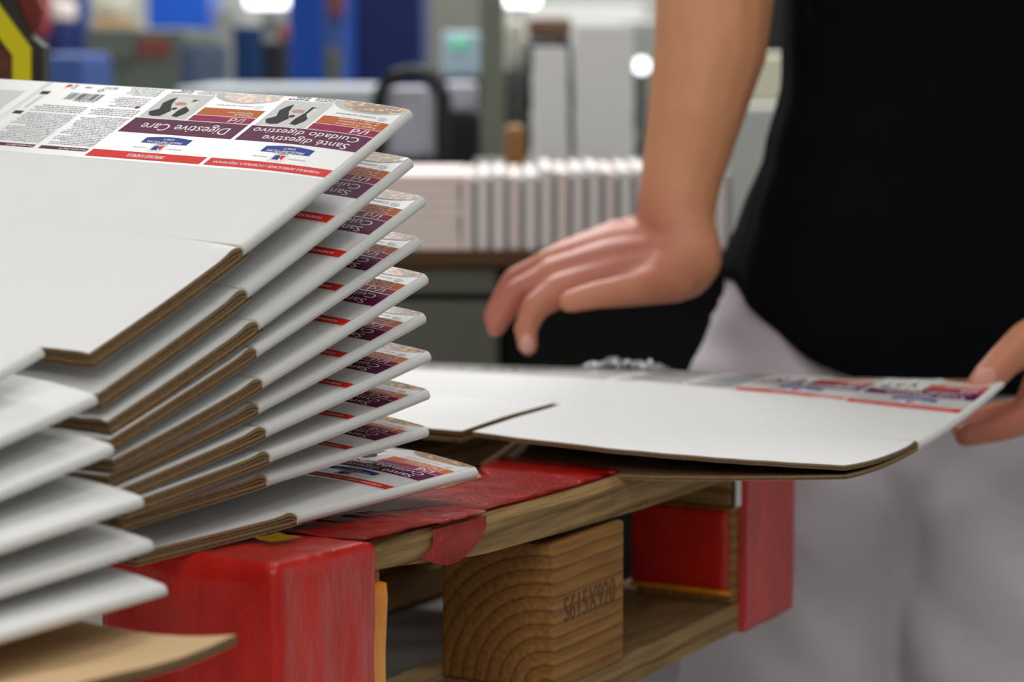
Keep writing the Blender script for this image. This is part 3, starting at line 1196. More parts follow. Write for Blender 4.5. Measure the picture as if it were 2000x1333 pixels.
deck_tape('red_deck_tape', [(0.079, -0.001), (0.088, -0.001), (0.20, 0.004), (0.55, 0.006), (0.644, 0.004), (0.644, 0.096), (0.36, 0.094), (0.33, 0.070), (0.27, 0.066), (0.24, 0.09), (0.079, 0.097)], 'red_tape', 0.0016, 0)
deck_tape('red_deck_tape', [(0.079, -0.0005), (0.148, 0.0005), (0.152, -0.0030), (0.206, -0.0030), (0.216, 0.03), (0.15, 0.055), (0.079, 0.06)], 'red_tape', 0.0024, 9)
deck_tape('yellow_tape_patch', [(0.036, 0.026), (0.058, 0.022), (0.064, 0.040), (0.044, 0.045)], 'yellow_tape', 0.0044, 3)
# tape flag folded over the edge of the deck board
PM = Matrix.Translation(pallet.location) @ Matrix.Rotation(math.pi / 2 - PAZ, 4, 'Z') @ Matrix.Scale(PK, 4)
PMi = PM.inverted()


def on_front(x, y, vloc):
    a = PMi @ CAMV
    b = PMi @ (CAMV + ray(x, y))
    d = b - a
    return a + d * ((vloc - a.y) / d.y)


flag = [on_front(x, y, -0.0022) for x, y in ((846, 1036), (880, 1027), (915, 1018), (950, 1008), (950, 1030), (935, 1058), (918, 1078), (898, 1097), (872, 1105), (845, 1100), (822, 1090), (838, 1078), (846, 1062))]
bm = bmesh.new()
f = bm.faces.new([bm.verts.new(p) for p in flag])
bmesh.ops.solidify(bm, geom=[f], thickness=0.0012)
bmesh.ops.recalc_face_normals(bm, faces=bm.faces)
bm_obj('red_tape_flag', bm, 'red_tape', pallet)

# steel lift table below pallet and slip sheet
lift = empty('lift_table', (PO.x, PO.y, 0), math.pi / 2 - PAZ, 'steel lift table with grey platform under the wooden pallet', 'table')
bm = bmesh.new()
add_box(bm, 0.03, 0.62, 0.06, 0.52, HB - 0.05, HB - 0.002, 0.004)
bm_obj('platform', bm, 'platform_grey', lift)
bm = bmesh.new()
add_box(bm, 0.05, 0.58, 0.08, 0.50, 0.0, 0.12, 0.01)
bm_obj('base_frame', bm, 'steel_dark', lift)
for v_ in (0.12, 0.46):
    for s_ in (0, 1):
        bm = bmesh.new()
        add_tube(bm, (0.08, v_, 0.12 if s_ else HB - 0.06), (0.55, v_, HB - 0.06 if s_ else 0.12), 0.022, seg=10)
        bm_obj('scissor_arm', bm, 'steel_dark', lift)
side = empty('steel_trolley', (T.x, T.y, 0), math.pi / 2 - PAZ, 'dark steel trolley carrying the tan cardboard sheet, mostly out of view', 'trolley')
topz = (s.pos(0.2, 0.2, -0.0045)).z - 0.006
bm = bmesh.new()
add_box(bm, -0.42, -0.075, 0.06, 0.48, topz - 0.03, topz, 0.003)
bm_obj('platform', bm, 'steel_dark', side)
for a in (-0.40, -0.10):
    for b in (0.08, 0.46):
        bm = bmesh.new()
        add_box(bm, a - 0.015, a + 0.015, b - 0.015, b + 0.015, 0.0, topz - 0.03, 0.002)
        bm_obj('leg', bm, 'steel_dark', side)

# ------------------------------------------------------------------ the carton being handled
T = at(1962, 741, 1.795)
S_ = at(1825, 850, 1.652)
N = at(1650, 912, 1.53)
s = Sheet(T, N - T, -0.005, curl=0.0, thick=0.0068)
s.sag = fit_sag(s, (1825, 850))
hs = s
def held_extra(u, v):
    s = hs
    o = 0.0
    if v < 0.24: o -= 0.0085 * (u / 0.27) * (1 - v / 0.24)
    if v > VB and u < UM: o += 0.003 * ((v - VB) / (VE - VB)) ** 1.5 * (u / UM) ** 2
    if v > VB and u >= UM: o += 0.0028 * (v - VB) / (VE - VB)
    if v < VB: o += 0.0062 * math.sin(math.pi * v / VB) * min(1.0, u / 0.13)
    o -= 0.002 * math.sin(math.pi * min(u, UM) / UM)
    q_ = (1 - ((v - VB) / VB) ** 2) if v < VB else (1 - min(1, ((v - VB) / (VE - VB))) ** 2)
    o += s.sag * q_ * min(1.0, u / 0.25)
    return o
s.extra = held_extra
def held_sep(u, v):
    t = max(0.0, (v - VB) / (VE - VB))
    if u > UM: return 0.001 * t
    return 0.0022 * t + 0.019 * t * (u / UM)
e = carton('folded_carton', s, 'white folded carton held level by the person over the far side of the pallet', 'carton', None, U=0.53, arts=(ART, ART_LEFT), sep=held_sep)
# crumpled clear tape on its far edge, its glint whitened into the colour
bm = bmesh.new()
n, w = 46, 9
rows = []
org = e.location
for i in range(n + 1):
    u_ = 0.262 + 0.066 * i / n
    row = []
    for j in range(w + 1):
        v_ = -0.006 + 0.03 * j / w
        env = math.sin(math.pi * i / n) ** 0.6
        hgt = 0.001 + env * (0.006 * abs(noise.noise(Vector((u_ * 170, v_ * 130, 1)))) * 2 + 0.003 * math.sin(j / w * math.pi))
        row.append(bm.verts.new(s.pos(u_, max(v_, -0.004), hgt) - org))
    rows.append(row)
for a, b in zip(rows[:-1], rows[1:]):
    for j in range(w):
        bm.faces.new((a[j], b[j], b[j + 1], a[j + 1]))
bmesh.ops.solidify(bm, geom=bm.faces[:], thickness=0.0003)
tag(bm_obj('clear_tape', bm, 'glint_white_film', e), 'crumpled clear plastic tape')

# ------------------------------------------------------------------ the person
person = empty('person', (0.36, 2.13, 0), 0, 'person in black T-shirt and white trousers handling the held carton, head out of frame', 'person')
po = Vector((0.36, 2.13, 0))
bm = bmesh.new()


def chain(pts, seg=14):
    for (p0, r0), (p1, r1) in zip(pts[:-1], pts[1:]):
        add_capsule(bm, p0 - po, p1 - po, r0, r1, seg)


# right arm (left in the photo): shoulder, elbow, wrist
elb = at(1440, -190, 2.12)
sh = Vector((0.20, 2.13, 1.46))
chain([(sh, 0.058), (elb, 0.048)])
chain([(elb, 0.050), (at(1400, -40, 2.09), 0.0500), (at(1388, 90, 2.07), 0.0465), (at(1357, 230, 2.05), 0.0385), (at(1330, 350, 2.04), 0.0325), (at(1318, 430, 2.03), 0.0310), (at(1335, 480, 2.02), 0.0300)])
# palm
WR = [at(1310, 470, 2.03), at(1330, 510, 2.0), at(1345, 500, 2.03), at(1335, 540, 2.0)]
KN = dict(index=at(1090, 570, 1.975), middle=at(1078, 540, 1.995), ring=at(1072, 518, 2.015), little=at(1090, 505, 2.035))
chain([(at(1325, 470, 2.04), 0.024), (at(1210, 470, 2.035), 0.018), (KN['little'], 0.0125)])
chain([(at(1325, 485, 2.03), 0.026), (at(1200, 490, 2.02), 0.0195), (KN['ring'], 0.0135)])
chain([(at(1330, 510, 2.02), 0.026), (at(1200, 515, 2.0), 0.0195), (KN['middle'], 0.0140)])
chain([(at(1335, 525, 2.01), 0.025), (at(1200, 545, 1.985), 0.0180), (KN['index'], 0.0140)])
chain([(at(1345, 505, 2.01), 0.027), (at(1290, 545, 1.985), 0.0195), (at(1240, 562, 1.97), 0.0135)])
# fingers
chain([(KN['index'], 0.0130), (at(1045, 600, 1.965), 0.0110), (at(1026, 642, 1.96), 0.0093), (at(1031, 676, 1.955), 0.0082)])
chain([(KN['middle'], 0.0125), (at(1010, 572, 1.99), 0.0108), (at(982, 614, 1.985), 0.0093), (at(968, 640, 1.98), 0.0082)])
chain([(KN['ring'], 0.0122), (at(1004, 548, 2.02), 0.0104), (at(976, 594, 2.02), 0.0090), (at(962, 622, 2.015), 0.0080)])
chain([(KN['little'], 0.0112), (at(1030, 532, 2.05), 0.0092), (at(1004, 566, 2.05), 0.0080), (at(992, 596, 2.045), 0.0072)])
# thumb lies along the underside of the palm
chain([(at(1320, 550, 1.99), 0.017), (at(1238, 566, 1.955), 0.0132), (at(1165, 577, 1.945), 0.0108), (at(1112, 590, 1.945), 0.0088)])
# left arm (right in the photo) and the hand that grips the carton
elb2 = Vector((0.66, 2.06, 1.06))
sh2 = Vector((0.56, 2.13, 1.46))
wr2 = at(2135, 690, 1.93)
chain([(sh2, 0.058), (elb2, 0.048)])
chain([(elb2, 0.048), ((elb2 + wr2) / 2, 0.040), (wr2, 0.031)])
chain([(wr2, 0.030), (at(2070, 745, 1.87), 0.026), (at(2035, 790, 1.85), 0.020)])
chain([(wr2, 0.026), (at(2090, 700, 1.87), 0.024)])
chain([(at(2080, 640, 1.88), 0.020), (at(2010, 668, 1.845), 0.0165), (at(1962, 705, 1.815), 0.0128), (at(1928, 742, 1.80), 0.0122), (at(1914, 758, 1.797), 0.0108)])
chain([(at(2060, 780, 1.84), 0.020), (at(2000, 818, 1.83), 0.0125), (at(1945, 836, 1.82), 0.0112), (at(1885, 850, 1.815), 0.0090)])
chain([(at(2065, 775, 1.86), 0.019), (at(2005, 812, 1.855), 0.0125), (at(1950, 824, 1.85), 0.0112), (at(1880, 838, 1.85), 0.0090)])
chain([(at(2070, 770, 1.88), 0.018), (at(2010, 802, 1.88), 0.0120), (at(1960, 814, 1.88), 0.0105), (at(1900, 822, 1.88), 0.0085)])
chain([(at(2075, 765, 1.90), 0.016), (at(2020, 792, 1.905), 0.0105), (at(1975, 802, 1.905), 0.0092), (at(1930, 808, 1.905), 0.0075)])
# trunk, neck and head
chain([(Vector((0.38, 2.16, 0.92)), 0.115), (Vector((0.38, 2.16, 1.15)), 0.105), (Vector((0.38, 2.15, 1.36)), 0.115)])
chain([(sh, 0.06), (Vector((0.38, 2.15, 1.44)), 0.07), (sh2, 0.06)])
chain([(Vector((0.38, 2.14, 1.46)), 0.055), (Vector((0.38, 2.11, 1.58)), 0.05)])
add_ellipsoid(bm, Vector((0.38, 2.09, 1.67)) - po, (0.075, 0.095, 0.115))
add_ellipsoid(bm, Vector((0.38, 2.05, 1.60)) - po, (0.05, 0.055, 0.05))
chain([(Vector((0.38, 2.0, 1.68)), 0.009), (Vector((0.38, 1.985, 1.64)), 0.013)])
for sx in (-1, 1):
    add_ellipsoid(bm, Vector((0.38 + 0.077 * sx, 2.10, 1.655)) - po, (0.012, 0.02, 0.032))
    # legs
    chain([(Vector((0.345 + 0.085 * sx, 2.14, 0.86)), 0.07), (Vector((0.335 + 0.092 * sx, 2.13, 0.50)), 0.055), (Vector((0.330 + 0.100 * sx, 2.15, 0.08)), 0.04)])
body = remeshed('body', bm, 0.0032, 'skin', person, 5)
ca = body.data.attributes.new('hand', 'FLOAT', 'POINT')
hc = [at(1180, 540, 2.0) - po, at(1000, 600, 2.0) - po, at(1920, 790, 1.83) - po]
n_ = len(body.data.vertices)
co = np.empty(n_ * 3, dtype=np.float32)
body.data.vertices.foreach_get('co', co)
co = co.reshape(-1, 3)
val = np.zeros(n_, dtype=np.float32)
for c, rad in zip(hc, (0.075, 0.07, 0.06)):
    d = np.linalg.norm(co - np.array(c, dtype=np.float32), axis=1)
    val = np.maximum(val, np.clip(1.4 - d / rad, 0, 1))
ca.data.foreach_set('value', val)
# nails
for (x, y, Y, rx, rz, rot) in ((1922, 742, 1.788, 0.0075, 0.0095, 40), (1029, 672, 1.9475, 0.0052, 0.0075, 0)):
    bm = bmesh.new()
    add_ellipsoid(bm, (0, 0, 0), (rx, 0.0022, rz), None, 16)
    for v in bm.verts:
        v.co = Matrix.Rotation(R(rot), 3, 'Y') @ v.co
        v.co += at(x, y, Y) - po
    bm_obj('fingernail', bm, 'nail', person, True)
# hair, eyes, mouth
bm = bmesh.new()
add_ellipsoid(bm, Vector((0.38, 2.105, 1.70)) - po, (0.083, 0.098, 0.10))
bm_obj('hair', bm, 'hair', person, True)
for sx in (-1, 1):
    bm = bmesh.new()
    add_ellipsoid(bm, Vector((0.38 + 0.03 * sx, 2.008, 1.665)) - po, (0.013, 0.008, 0.007))
    bm_obj('eye', bm, 'eye_white', person, True)
bm = bmesh.new()
add_ellipsoid(bm, Vector((0.38, 2.0, 1.603)) - po, (0.024, 0.008, 0.007))
bm_obj('mouth', bm, 'lip', person, True)

# T-shirt: lofted shell with a dipping hem
SEC = [  # height, centre x, half width, centre y, half depth
    (0.84, 0.372, 0.202, 2.15, 0.132), (0.90, 0.372, 0.203, 2.15, 0.132), (0.94, 0.375, 0.197, 2.15, 0.128), (0.98, 0.380, 0.186, 2.15, 0.125), (1.03, 0.385, 0.172, 2.15, 0.122),
    (1.09, 0.390, 0.160, 2.15, 0.122), (1.16, 0.388, 0.158, 2.15, 0.124), (1.28, 0.384, 0.170, 2.15, 0.128), (1.38, 0.38, 0.185, 2.15, 0.125),
    (1.46, 0.38, 0.195, 2.15, 0.105), (1.50, 0.38, 0.15, 2.14, 0.085), (1.53, 0.38, 0.075, 2.14, 0.068)]


def sec(z):
    for a, b in zip(SEC[:-1], SEC[1:]):
        if z <= b[0]:
            t = max(0, (z - a[0]) / (b[0] - a[0]))
            t = t * t * (3 - 2 * t) * 0.5 + t * 0.5
            return [a[i] + (b[i] - a[i]) * t for i in range(1, 5)]
    return list(SEC[-1][1:])


def shirt_pt(th, z, grow=0.0):
    cx, hw, cy, hd = sec(z)
    e_ = 0.85
    c, s_ = math.cos(th), math.sin(th)
    x = math.copysign(abs(c) ** e_, c) * (hw + grow)
    y = math.copysign(abs(s_) ** e_, s_) * (hd + grow)
    f = noise.noise(Vector((th * 1.6 + z * 2.5, z * 3.0, 0))) * 0.009 + noise.noise(Vector((th * 5 + z * 7, z * 5, 3))) * 0.005
    fade = max(0.2, min(1, (1.5 - z) * 4))
    k = 1 + f * fade / 0.15
    return Vector((cx + x * k, cy + y * k, z))


def hem(th):
    # front (y negative) dips, the side at th = pi rises
    s_, c = math.sin(th), math.cos(th)
    t = max(0.0, min(1.0, (-c + 0.02)))             # 0 front centre .. 1 at the left side
    return 0.843 + 0.083 * t ** 2.4 + (0.03 if s_ > 0 else 0) * s_


bm = bmesh.new()
nt_, nz = 96, 46
rows = []
for j in range(nz + 1):
    row = []
    for i in range(nt_):
        th = 2 * math.pi * i / nt_
        z = hem(th) + (1.53 - hem(th)) * (j / nz)
        row.append(bm.verts.new(shirt_pt(th, z) - po))
    rows.append(row)
for a, b in zip(rows[:-1], rows[1:]):
    for i in range(nt_):
        j = (i + 1) % nt_
        bm.faces.new((a[i], a[j], b[j], b[i]))
bmesh.ops.solidify(bm, geom=bm.faces[:], thickness=0.003)
bm_obj('t_shirt', bm, 'tshirt', person, True)
for (a, b) in ((sh, elb), (sh2, elb2)):
    bm = bmesh.new()
    d = (b - a)
    add_tube(bm, a - po - d * 0.1, a - po + d * 0.62, 0.078, 0.074, 24, caps=False)
    bmesh.ops.solidify(bm, geom=bm.faces[:], thickness=0.003)
    bm_obj('sleeve', bm, 'tshirt', person, True)

# trousers: hips and two legs, one continuous garment with creases
bm = bmesh.new()
add_ellipsoid(bm, Vector((0.371, 2.15, 0.885)) - po, (0.197, 0.122, 0.10), None, 32)
add_ellipsoid(bm, Vector((0.362, 2.15, 0.852)) - po, (0.208, 0.124, 0.15), None, 32)
for cx0, cx1, cx2, dy in ((0.238, 0.229, 0.226, 0.0), (0.42, 0.424, 0.432, -0.035)):
    pts = [(Vector((cx0 + 0.01, 2.145 + dy * 0.5, 0.80)), 0.115), (Vector((cx1, 2.14 + dy, 0.62)), 0.108), (Vector((cx1, 2.14 + dy, 0.45)), 0.096), (Vector((cx2, 2.15, 0.12)), 0.08)]
    for (p0, r0), (p1, r1) in zip(pts[:-1], pts[1:]):
        add_capsule(bm, p0 - po, p1 - po, r0, r1, 24)
tr = remeshed('trousers', bm, 0.007, 'trousers_cloth', person, 6)
me = tr.data
for v in me.vertices:
    nn = Vector(v.normal)
    p = Vector(v.co)
    w = 0.010 * noise.noise(Vector((p.x * 9, p.y * 9, p.z * 16 + p.x * 14))) + 0.005 * noise.noise(Vector((p.x * 24 + p.z * 12, p.y * 20, p.z * 8)))
    # hanging front fold beside the crotch and sharp crease
    cr = p.x + po.x - (0.318 + (0.80 - p.z) * 0.14)
    if nn.y < 0: w += 0.005 * math.exp(-(cr / 0.02) ** 2) - 0.005 * math.exp(-((cr + 0.04) / 0.03) ** 2)
    v.co = p + nn * w
for sx in (-1, 1):
    bm = bmesh.new()
    add_ellipsoid(bm, Vector((0.330 + 0.100 * sx, 2.10, 0.045)) - po, (0.05, 0.14, 0.045))
    for v in bm.verts: v.co.z = max(v.co.z, 0.0)
    bm_obj('shoe', bm, 'shoe_leather', person, True)

# ------------------------------------------------------------------ hall
def plate(name, x0, x1, y0, y1, z0, z1, m):
    bm = bmesh.new()
    add_box(bm, x0, x1, y0, y1, z0, z1)
    return tag(bm_obj(name, bm, m), kind='structure')


plate('floor', -6, 6, -4, 11, -0.1, 0, 'concrete')
plate('wall_back', -6, 6, 11, 11.15, 0, CEIL, 'wall_paint')
plate('wall_left', -6.15, -6, -4, 11, 0, CEIL, 'wall_paint')
plate('wall_right', 6, 6.15, -4, 11, 0, CEIL, 'wall_paint')
plate('wall_rear', -6, 6, -4.15, -4, 0, CEIL, 'wall_paint')
plate('ceiling', -6, 6, -4, 11, CEIL, CEIL + 0.1, 'ceiling_paint')
for (x, y, sx, sy, p), where in zip(LIGHTS, ('right above the camera', 'above the fanned cartons', 'above the person', 'far left over the blue machines', 'far right over the white stacks', 'behind the camera', 'far behind the camera to the left, added as frontal fill', 'over the white trays, added as background fill', 'left of the fanned cartons')):
    lt = empty('ceiling_light', (x, y, CEIL - 0.001), 0, 'white rectangular ceiling light panel, %s' % where, 'light', 'ceiling light panels')
    bm = bmesh.new()
    add_box(bm, -sx / 2 - 0.04, sx / 2 + 0.04, -sy / 2 - 0.04, sy / 2 + 0.04, -0.05, 0, 0.005)
    bm_obj('housing', bm, 'lamp_housing', lt)
    bm = bmesh.new()
    add_box(bm, -sx / 2, sx / 2, -sy / 2, sy / 2, -0.06, -0.049)
    bm_obj('diffuser', bm, 'lamp_white', lt)


def px_w(x0, x1, Y): return (x1 - x0) / FPX * Y


def bgbox(name, x0, y0, x1, Y, depth, m, label, cat, z0=0.0, bevel=0.01, y1=None, group=None, parts=None):
    """floor-standing (or from z0) box seen with its top at row y0"""
    a = at(x0, y0, Y)
    b = at(x1, y0, Y)
    if y1 is not None: z0 = at(x0, y1, Y).z
    cx = (a.x + b.x) / 2
    root = empty(name, (cx, Y + depth / 2, z0), 0, label, cat, group)
    w, h = (b.x - a.x) / 2, a.z - z0
    bm = bmesh.new()
    add_box(bm, -w, w, -depth / 2, depth / 2, 0, h, bevel)
    bm_obj('housing', bm, m, root)
    for (nm, fx0, fx1, fz0, fz1, pm, out) in (parts or ()):
        bm = bmesh.new()
        add_box(bm, -w + 2 * w * fx0, -w + 2 * w * fx1, -depth / 2 - out, -depth / 2 + 0.002, h * fz0, h * fz1, min(0.004, out / 2))
        bm_obj(nm, bm, pm, root)
    return root


# --- workbench with upright bundles of folded cartons
YB = 2.62
bt = at(900, 486, YB).z
bench = empty('workbench', (0.05, YB + 0.13, 0), 0, 'grey workbench with dark wooden top behind the hand', 'workbench')
bm = bmesh.new()
add_box(bm, -0.55, 0.75, -0.15, 0.15, bt - 0.017, bt, 0.002)
bm_obj('worktop', bm, 'bench_wood', bench)
xl, xr = at(600, 600, YB).x - 0.05, at(975, 600, YB).x - 0.05
bm = bmesh.new()
add_box(bm, xl, xr, -0.13, 0.14, 0.02, bt - 0.018, 0.003)
bm_obj('cabinet', bm, 'cabinet_paint', bench)
zd0, zd1 = at(900, 586, YB).z, at(900, 572, YB).z
bm = bmesh.new()
add_box(bm, xl + 0.01, xr - 0.004, -0.142, -0.129, zd1, bt - 0.02, 0.002)
bm_obj('drawer', bm, 'cabinet_paint', bench)
bm = bmesh.new()
add_box(bm, xl + 0.01, xr - 0.004, -0.142, -0.129, 0.05, zd0, 0.002)
bm_obj('door', bm, 'cabinet_paint', bench)
bm = bmesh.new()
add_box(bm, xl + 0.01, xr - 0.002, -0.135, -0.128, zd0, zd1)
bm_obj('shadow_gap', bm, 'black_plastic', bench)
for x_ in (0.70,):
    for y_ in (-0.12, 0.12):
        bm = bmesh.new()
        add_box(bm, x_ - 0.02, x_ + 0.02, y_ - 0.02, y_ + 0.02, 0, bt - 0.017)
        bm_obj('leg', bm, 'steel_grey', bench)
# black bin below the bench
x0, x1 = at(985, 600, YB).x, at(1400, 600, YB).x
bn = empty('storage_bin', ((x0 + x1) / 2 + 0.02, YB + 0.13, 0), 0, 'large black plastic bin standing under the workbench behind the hand', 'bin')
w = (x1 - x0) / 2 + 0.03
bm = bmesh.new()
add_box(bm, -w + 0.0, w, -0.12, 0.13, 0, at(1000, 548, YB).z, 0.02)
bm_obj('bin_body', bm, 'black_plastic', bn)
bm = bmesh.new()
zr = at(1000, 548, YB).z
add_box(bm, -w - 0.004, w + 0.004, -0.125, 0.135, zr - 0.02, zr + 0.004, 0.006)
bm_obj('rim', bm, 'black_plastic', bn)

# upright bundles
NTH = ['first', 'second', 'third', 'fourth', 'fifth', 'sixth', 'seventh', 'eighth', 'ninth', 'tenth', 'eleventh', 'twelfth', 'thirteenth', 'fourteenth', 'fifteenth', 'sixteenth', 'seventeenth']
zt = at(1000, 340, YB).z
pitch = px_w(0, 31, YB)
k = 0
xs = at(902, 400, YB).x
while k < 17:
    xa = xs + k * pitch
    y0 = YB - 0.02 + (0.004 if k % 2 else 0) + 0.004 * k * 0.15
    b = empty('carton_bundle', (xa, y0 + 0.12, bt), 0, None, 'cartons', 'upright carton bundles on the workbench')
    pxc = int(902 + 31 * k)
    b['label'] = 'upright bundle of pale folded cartons on the workbench, %s from the left' % NTH[k]
    hh = zt - bt + (0.0012 * ((k * 7) % 3 - 1)) + (0.004 if k > 4 else 0)
    bm = bmesh.new()
    add_box(bm, 0, pitch * 0.62, -0.12, 0.12, 0, hh, 0.001)
    bm_obj('board_pack', bm, 'pale_white_board' if k % 3 else 'pale_pink_board', b)
    bm = bmesh.new()
    add_box(bm, pitch * 0.62, pitch * 0.97, -0.115, 0.12, 0, hh - 0.004, 0.001)
    bm_obj('gap_strip', bm, 'gap_grey', b)  # grey strip stands in for the dark gap between packs
    k += 1
x0 = at(700, 400, YB).x
bm = bmesh.new()
nst = 7
for i in range(nst):
    z0 = (zt - bt) * i / nst
    add_box(bm, 0.001 * (i % 2), xs - x0 - 0.001 - 0.001 * (i % 3), -0.12, 0.12, z0 + 0.0003, z0 + (zt - bt) / nst - 0.0003, 0.0012)
o = bm_obj('carton_bundle', bm, 'pale_pink_board', loc=(x0, YB + 0.10, bt))
tag(o, 'wide pale pink block of cartons at the left end of the workbench row', 'cartons')

# --- towers of white trays
def towers(x0, x1, ytop, ybase, Y, n, name, lab):
    zb, ztp = at(x0, ybase, Y).z, at(x0, ytop, Y).z
    h = (ztp - zb) / n
    w = px_w(x0, x1, Y)
    c = at((x0 + x1) / 2, ybase, Y)
    for i in range(n):
        bm = bmesh.new()
        g = 1.0 + 0.10 * (1 - i / n) if name else 1.0
        add_box(bm, -w / 2 * g, w / 2 * g, -0.08, 0.08, 0.0, h * 0.995, h * 0.06)
        o = bm_obj('white_tray', bm, 'white_plastic', loc=(c.x + 0.0006 * ((i * 5) % 3 - 1), Y + 0.09, zb + i * h))
        tag(o, 'white plastic tray, %s from the bottom of the %s tower' % (NTH[i], lab), 'tray', 'white trays in the %s tower' % lab)
    return zb, c, w


YT = 3.2
zb, c, w = towers(1042, 1108, 92, 330, YT, 9, 't', 'shorter left')
towers(1122, 1238, 50, 330, YT, 10, '', 'taller right')
sp = at(1000, 330, YT)
stand = empty('side_table', (at(1140, 330, YT).x, YT + 0.1, 0), 0, 'low grey table carrying the white tray towers', 'table')
bm = bmesh.new()
add_box(bm, -0.14, 0.14, -0.12, 0.2, sp.z - 0.025, sp.z, 0.002)
bm_obj('tabletop', bm, 'steel_grey', stand)
for a in (-0.12, 0.12):
    for b in (-0.1, 0.18):
        bm = bmesh.new()
        add_box(bm, a - 0.012, a + 0.012, b - 0.012, b + 0.012, 0, sp.z - 0.025)
        bm_obj('leg', bm, 'steel_grey', stand)

# --- column, machines and the clutter of the hall
c = at(962, 300, 3.6)
bm = bmesh.new()
add_box(bm, -0.017, 0.017, -0.017, 0.017, 0, CEIL, 0.003)
add_box(bm, -0.05, 0.05, -0.05, 0.05, 0, 0.012, 0.002)
tag(bm_obj('steel_column', bm, 'pole_paint', loc=(c.x, 3.6, 0)), 'slim grey-green steel column between the dark frame and the white towers', 'column')

bgbox('blue_cabinet', 560, -60, 690, 6.0, 0.5, 'blue_bright', 'bright blue machine cabinet left of the dark blue one', 'cabinet', parts=(('door', 0.05, 0.95, 0.05, 0.97, 'blue_bright', 0.01),))
bgbox('blue_cabinet', 690, -60, 825, 5.2, 0.5, 'blue_dark', 'tall dark blue machine cabinet behind the black trolley', 'cabinet', parts=(('door', 0.05, 0.95, 0.05, 0.97, 'blue_dark', 0.01),))
bgbox('blue_column', 628, -60, 672, 5.0, 0.06, 'blue_column', 'light blue steel post in front of the bright blue cabinet', 'post', parts=(('switch_box', 0.2, 0.85, 0.80, 0.88, 'steel_grey', 0.03), ('sign_plate', 0.3, 1.0, 0.93, 0.99, 'red_dull', 0.01)))
bgbox('blue_cabinet', 285, -60, 405, 7.0, 0.4, 'blue_bright', 'small bright blue cabinet above the grey green machine', 'cabinet', y1=60)
bgbox('storage_shelf', 280, 60, 410, 7.0, 0.4, 'machine_green', 'grey cupboard below the small bright blue cabinet', 'cupboard')
bgbox('grey_machine', 168, 55, 360, 4.6, 0.5, 'machine_green', 'grey green machine housing with a red label, upper left', 'machine', parts=(('red_label', 0.52, 0.86, 0.955, 0.985, 'red_dull', 0.005), ('top_panel', 0.0, 0.5, 0.95, 1.0, 'machine_green', 0.012)))
bgbox('cream_tank', 168, -60, 232, 6.5, 0.3, 'machine_cream', 'cream tank behind the grey green machine', 'tank', bevel=0.03, y1=36)
bgbox('tank_stand', 160, 36, 240, 6.5, 0.3, 'tan_paint', 'brown stand below the cream tank', 'stand')
bgbox('blue_post', 140, -60, 170, 5.2, 0.05, 'blue_column', 'light blue post left of the cream tank', 'post')
bgbox('tan_post', 112, -60, 142, 5.6, 0.05, 'tan_paint', 'tan post beside the black and yellow guard', 'post')
bgbox('red_fire_panel', 44, -60, 84, 4.5, 0.08, 'red_paint', 'red panel at the far upper left behind the guard', 'panel', y1=70)
bgbox('panel_support', 50, 70, 80, 4.52, 0.05, 'steel_grey', 'grey support below the red panel', 'post')
bgbox('pink_crate', 76, 0, 118, 5.0, 0.2, 'pale_pink_board', 'pinkish crate right of the red panel', 'crate', y1=40)
bgbox('dark_crate', 78, 40, 118, 5.0, 0.2, 'blue_dark', 'dark crate under the pinkish crate', 'crate')
bgbox('blue_bin', 88, 105, 160, 4.0, 0.3, 'blue_column', 'blue bin beside the yellow guard', 'bin')


def drum(x0, x1, ytop, Y, m, label, z0=0.0, name='slim_drum', ybot=None):  # blurred drum shapes, drawn as plain narrow cylinders
    a, b = at(x0, ytop, Y), at(x1, ytop, Y)
    r = (b.x - a.x) / 2
    if ybot is not None: z0 = at(x0, ybot, Y).z
    h = a.z - z0
    bm = bmesh.new()
    add_tube(bm, (0, 0, 0), (0, 0, h), r, seg=28)
    for zz in (0.02, h * 0.34, h * 0.67, h - 0.02):
        add_tube(bm, (0, 0, zz - 0.008), (0, 0, zz + 0.008), r * 1.03, seg=28)
    return tag(bm_obj(name, bm, m, loc=((a.x + b.x) / 2, Y + r, z0)), label, 'gas cylinder' if name == 'slim_drum' else 'roll')


drum(452, 515, 52, 4.7, 'drum_blue', 'blue drum left of the dark one')
drum(508, 562, 82, 4.4, 'steel_dark', 'dark drum under the pale roll')
drum(345, 440, 88, 4.2, 'drum_grey', 'grey blue drum right of the red labelled machine')
drum(418, 475, 20, 5.4, 'machine_light', 'pale grey drum behind the blue one')
drum(509, 560, 25, 4.4, 'machine_light', 'pale roll on top of the dark drum', ybot=81.7, name='paper_roll')
bgbox('red_box', 540, 50, 566, 4.2, 0.03, 'red_dull', 'dull red box on a narrow post beside the pale roll', 'box', y1=82)
bgbox('narrow_post', 545, 82, 561, 4.2, 0.03, 'steel_dark', 'narrow dark post carrying the dull red box', 'post')

# white table that carries pale stacks
zt_ = at(500, 168, 3.85).z
wt = empty('white_table', (at(545, 170, 3.7).x, 3.85, 0), 0, 'long pale grey table in front of the drums and cabinets', 'table')
wd = px_w(360, 735, 3.8)
bm = bmesh.new()
add_box(bm, -wd / 2, wd / 2, -0.20, 0.25, zt_ - 0.03, zt_, 0.004)
bm_obj('tabletop', bm, 'table_white', wt)
bm = bmesh.new()
add_box(bm, -wd / 2 + 0.03, wd / 2 - 0.03, -0.15, 0.2, 0.1, zt_ - 0.03, 0.004)
bm_obj('cabinet', bm, 'table_white', wt)

